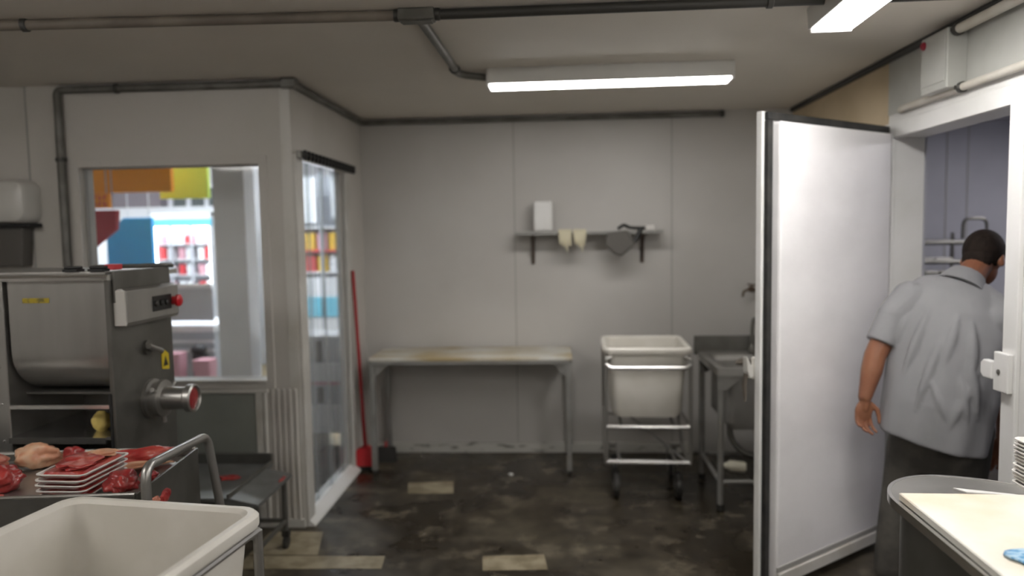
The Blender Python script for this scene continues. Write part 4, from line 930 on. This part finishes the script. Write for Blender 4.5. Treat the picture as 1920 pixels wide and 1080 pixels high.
# ------------------------------------------------------------------ man
mn = thing('person', 'man in grey short-sleeved shirt and dark trousers stepping into the cold room', 'person', (0,0,0))
def cone(bm, p0, r0, p1, r1, n=16):
    p0, p1 = Vector(p0), Vector(p1); d = (p1-p0)
    steps = max(2, int(d.length/.03)); pts = [p0.lerp(p1, k/steps) for k in range(steps+1)]
    tube(bm, pts, 0, n, radii=[r0+(r1-r0)*k/steps for k in range(steps+1)])
    for p_, r_ in ((p0, r0), (p1, r1)): ball(bm, p_, r_, seg=n, rn=10)
def chain(bm, pr, n=16):
    for (p0, r0), (p1, r1) in zip(pr, pr[1:]): cone(bm, p0, r0, p1, r1, n)
def ering(c, ax, bx_, ra, rb, n=28, pw=2.0):
    out = []
    for k in range(n):
        a = 2*PI*k/n; ca, sa = math.cos(a), math.sin(a)
        out.append(Vector(c)+ax*ra*math.copysign(abs(ca)**(2/pw), ca)+bx_*rb*math.copysign(abs(sa)**(2/pw), sa))
    return out
FA = math.radians(33)
Fw = Vector((math.sin(FA), math.cos(FA), 0)); Rt = Vector((math.cos(FA), -math.sin(FA), 0))
SL = Vector((1.565, 3.40, 1.345)); SR = Vector((1.915, 3.20, 1.275)); NB = Vector((1.80, 3.36, 1.405))
HC = Vector((1.925, 3.440, 1.505))
EL = Vector((1.425, 3.36, 1.075)); WL = Vector((1.372, 3.33, .885))
ER = Vector((1.94, 3.24, .99)); WR = Vector((1.935, 3.27, .725))
PV = Vector((1.675, 3.27, .88))
def remesh(o, vox, it=4):
    r_ = o.modifiers.new('remesh', 'REMESH'); r_.mode = 'VOXEL'; r_.voxel_size = vox; r_.use_smooth_shade = True
    s = o.modifiers.new('smooth', 'SMOOTH'); s.factor = .5; s.iterations = it
# body
b = BM()
hd_f = (Fw*.80+Vector((0,0,-.42))+Rt*.25).normalized()          # face direction, looking down to the right
hd_r = hd_f.cross(Vector((0,0,1))).normalized(); hd_u = hd_r.cross(hd_f).normalized()
Rm = Matrix((hd_r, hd_f, hd_u)).transposed()
ball(b, HC+hd_u*.02, .076, .094, .098, 28, 18, Rm)
ball(b, HC+hd_f*.03-hd_u*.055, .055, .062, .065, 20, 14, Rm)
ball(b, HC+hd_f*.095-hd_u*.03, .013, .020, .022, 12, 8, Rm)         # nose
ball(b, HC+hd_f*.083-hd_u*.068, .024, .014, .012, 12, 8, Rm)        # mouth
for s in (-1, 1):
    ec = HC+hd_r*s*.076-hd_f*.002-hd_u*.012
    ball(b, ec, .010, .021, .032, 14, 10, Rm)
    ball(b, ec+hd_r*s*.006-hd_u*.014, .009, .012, .016, 10, 8, Rm)
cone(b, NB+Vector((-.01, -.02, -.02)), .062, HC-hd_u*.045-hd_f*.03, .056)
chain(b, [(SL+Vector((.02,0,-.03)), .050), (SL.lerp(EL, .5), .052), (EL, .046), (EL.lerp(WL, .35), .045), (WL+Vector((0,0,.01)), .029)])
chain(b, [(SR+Vector((-.02,0,-.03)), .050), (SR.lerp(ER, .5), .048), (ER, .040), (ER.lerp(WR, .35), .041), (WR+Vector((0,0,.01)), .026)])
rings(b, [ering(PV+Vector((0,0,-.12)), Rt, Fw, .15, .11), ering(PV, Rt, Fw, .17, .12), ering(PV.lerp(NB, .4), Rt, Fw, .155, .11), ering(PV.lerp(NB, .75), Rt, Fw, .18, .11), ering(NB+Vector((0,0,-.06)), Rt, Fw, .15, .085), ering(NB, Rt, Fw, .06, .05)])
def hand(b, W_, down, side, palm, curl, mir=1):
    """down: finger direction, side: towards the thumb, palm: normal the fingers close to"""
    down, side, palm = down.normalized(), side.normalized(), palm.normalized()
    Rh = Matrix((side, palm, down)).transposed()
    c = W_+down*.055
    ball(b, c, .040, .016, .052, 18, 12, Rh)
    cone(b, W_, .024, c-down*.015, .022)
    for i, (off, L) in enumerate(((.030, .070), (.010, .078), (-.010, .072), (-.029, .056))):
        p_ = W_+down*(.092-.006*abs(i-1.3))+side*off; ang = .25; pts = [(p_-down*.03, .0095), (p_, .0092)]
        for j, fr_ in enumerate((.42, .32, .26)):
            d_ = down*math.cos(ang)+palm*math.sin(ang)+side*(.05*(1.5-i)+.07); p_ = p_+d_.normalized()*L*fr_; pts.append((p_, .0088-.0010*j)); ang += curl*(1+.25*i)
        chain(b, pts, 10)
    p_ = W_+down*.022+side*.026
    q1 = p_+(down*.6+side*.65+palm*.3).normalized()*.038; q2 = q1+(down*.93+side*.15+palm*.25).normalized()*.032; q3 = q2+(down*.97-side*.05+palm*.3).normalized()*.024
    chain(b, [(p_-side*.01, .014), (p_, .013), (q1, .011), (q2, .0095), (q3, .008)], 10)
hand(b, WL, Vector((-.10, -.02, -1)), Vector((.92, .1, -.05)), Vector((.38, -.92, 0)), .36)
hand(b, WR, Vector((-.12, .05, -1)), Vector((-.75, .6, 0)), Vector((-.6, -.75, 0)), .5)
body = obj('body', b, 'skin', mn); remesh(body, .0036, 4)
# hair: cap over the skull
b = BM(); ball(b, HC+hd_u*.028-hd_f*.010, .083, .099, .099, 30, 20, Rm)
ball(b, HC-hd_u*.030-hd_f*.055, .062, .045, .060, 20, 14, Rm)
# trim away the face side and below the hairline
geom = b.verts[:]+b.edges[:]+b.faces[:]
bmesh.ops.bisect_plane(b, geom=geom, plane_co=HC-hd_u*.022+hd_f*.02, plane_no=(hd_f*.72-hd_u*.72).normalized(), clear_outer=True)
geom = b.verts[:]+b.edges[:]+b.faces[:]
bmesh.ops.bisect_plane(b, geom=geom, plane_co=HC-hd_u*.085, plane_no=-hd_u, clear_outer=True)
bmesh.ops.holes_fill(b, edges=[e_ for e_ in b.edges if e_.is_boundary])
obj('hair', b, 'hair', mn)
# shirt
b = BM(); up = Vector((0,0,1)); rs = []
hem = Vector((1.622, 3.26, .72))
def sring(c, ra, rb, tilt, ph, amp, rot=0.0):
    out = []; n = 72
    ax = Rt*math.cos(rot)+Fw*math.sin(rot); by = Fw*math.cos(rot)-Rt*math.sin(rot)
    for k in range(n):
        a = 2*PI*k/n
        fold = amp*(math.sin(5*a+ph)*.6+math.sin(9*a-1.7*ph)*.4)
        p_ = Vector(c)+ax*(ra+fold)*math.cos(a)+by*(rb+fold)*math.sin(a)
        p_.z += -tilt*math.cos(a); out.append(p_)
    return out
prof_ = [(0.0, .208, .152, .045, .010), (.012, .212, .156, .045, .010), (.10, .214, .160, .04, .009), (.25, .216, .165, .03, .009), (.40, .220, .160, .03, .008), (.55, .222, .155, .03, .007), (.70, .232, .148, .035, .006), (.82, .232, .135, .04, .004), (.90, .205, .115, .045, .003), (.96, .150, .095, .04, .002), (1.0, .088, .078, .02, 0)]
topc = NB+Vector((-.005, -.005, .012))
for t_, ra, rb, ti, am in prof_:
    c = hem.lerp(topc, t_)+Fw*(-.035*math.sin(PI*t_))+Vector((.0, 0, 0))
    rs.append(sring(c, ra, rb, ti, 1.1+2.6*t_, am))
rings(b, rs)
# sleeves
cone(b, SL+Vector((.03, 0, -.025)), .088, SL.lerp(EL, .35), .072, 20); cone(b, NB+Vector((-.07, -.02, -.055)), .055, SL+Vector((.03, 0, -.01)), .070, 16)
def sleeve_end(S, E_, t_, r_):
    p1 = S.lerp(E_, .3); p2 = S.lerp(E_, t_); tube(b, [p1, p1.lerp(p2, .5), p2], 0, 24, radii=[.070, .067, r_])
sleeve_end(SL, EL, .80, .066)
cone(b, NB+Vector((.05, -.06, -.065)), .055, SR+Vector((-.03, 0, -.01)), .070, 16); cone(b, SR+Vector((-.03, 0, -.025)), .086, SR.lerp(ER, .35), .070, 20); sleeve_end(SR, ER, .80, .066)
# drape folds as ridges on the back
def ridge(p0, p1, r0, r1): cone(b, p0, r0, p1, r1, 10)
back = -Fw
def on_back(t_, lat, out=.0):
    c = hem.lerp(topc, t_)+Fw*(-.035*math.sin(PI*t_)); a = [q for q in prof_]
    ra = rb = 0
    for q0, q1 in zip(prof_, prof_[1:]):
        if q0[0] <= t_ <= q1[0]:
            s = (t_-q0[0])/(q1[0]-q0[0]); ra = q0[1]+(q1[1]-q0[1])*s; rb = q0[2]+(q1[2]-q0[2])*s
    return c+Rt*lat*ra - Fw*rb*math.sqrt(max(0, 1-lat*lat)) - Fw*out - Vector((0,0,.035*lat))
for (t0, l0, t1, l1, rr) in ((.86, -.35, .35, -.62, .016), (.84, .10, .45, .05, .018), (.80, .30, .42, .55, .018), (.62, .35, .22, .75, .018), (.50, .30, .16, .62, .016), (.72, -.05, .20, -.28, .016), (.55, .62, .10, .30, .016), (.80, -.70, .55, -.80, .014), (.45, -.20, .15, .35, .014)):
    N_ = 8; pts = [on_back(t0+(t1-t0)*k/N_, l0+(l1-l0)*k/N_, -.004) for k in range(N_+1)]
    tube(b, pts, 0, 10, radii=[1.35*rr*(.06+.94*math.sin(PI*k/N_)) for k in range(N_+1)])
shirt = obj('shirt', b, 'shirt', mn); remesh(shirt, .006, 4)
b = BM(); c1 = NB+Vector((.012, .006, .016)); n_ax = ((HC-NB).normalized()*.7+Vector((.35,.05,.75))).normalized()
xa, ya = frame_of(n_ax)
rings(b, [ering(c1-n_ax*.060, xa, ya, .112, .100), ering(c1+n_ax*.012, xa, ya, .076, .073), ering(c1+n_ax*.017, xa, ya, .070, .067), ering(c1-n_ax*.055, xa, ya, .078, .070)], closed=True)
obj('collar', b, 'shirt', mn)
# trousers
b = BM()
rings(b, [ering(PV+Vector((0,0,.10)), Rt, Fw, .165, .125), ering(PV, Rt, Fw, .185, .140), ering(PV+Vector((0,0,-.13)), Rt, Fw, .185, .140), ering(PV+Vector((0,0,-.19)), Rt, Fw, .165, .12)])
HL, HR = PV-Rt*.095+Vector((0,0,-.10)), PV+Rt*.095+Vector((0,0,-.10))
KL = Vector((1.555, 3.37, .47)); AL = Vector((1.495, 3.34, .10)); KR = Vector((1.775, 3.27, .46)); AR = Vector((1.80, 3.18, .10))
rings(b, [ering(PV+Vector((0,0,z_)), Rt, Fw, a_, b_) for z_, a_, b_ in ((-.10, .180, .135), (-.22, .168, .12), (-.30, .14, .085), (-.335, .09, .04))])
chain(b, [(HL, .105), (HL.lerp(KL, .5), .095), (KL, .078), (KL.lerp(AL, .45), .074), (AL, .062)])
chain(b, [(HR, .105), (HR.lerp(KR, .5), .095), (KR, .078), (KR.lerp(AR, .45), .074), (AR, .062)])
for q in (.78, .66, .30, .22, .16): 
    for A_ in (KL.lerp(AL, 1-q), KR.lerp(AR, 1-q)): ball(b, A_, .079-.014*(1-q), .079-.014*(1-q), .012)
trs = obj('trousers', b, 'trouser', mn); remesh(trs, .007, 5)
for A_, dv in ((AL, Fw), (AR, Fw)):
    b = BM(); Rs = Matrix((Vector((dv.y, -dv.x, 0)), dv, Vector((0,0,1)))).transposed()
    ball(b, Vector((A_.x, A_.y, .045))+dv*.06, .045, .135, .042, 18, 12, Rs); ball(b, Vector((A_.x, A_.y, .06)), .04, .045, .055, 16, 10, Rs)
    for v in b.verts: v.co.z = max(v.co.z, .002)
    obj('shoe', b, 'shoe', mn)
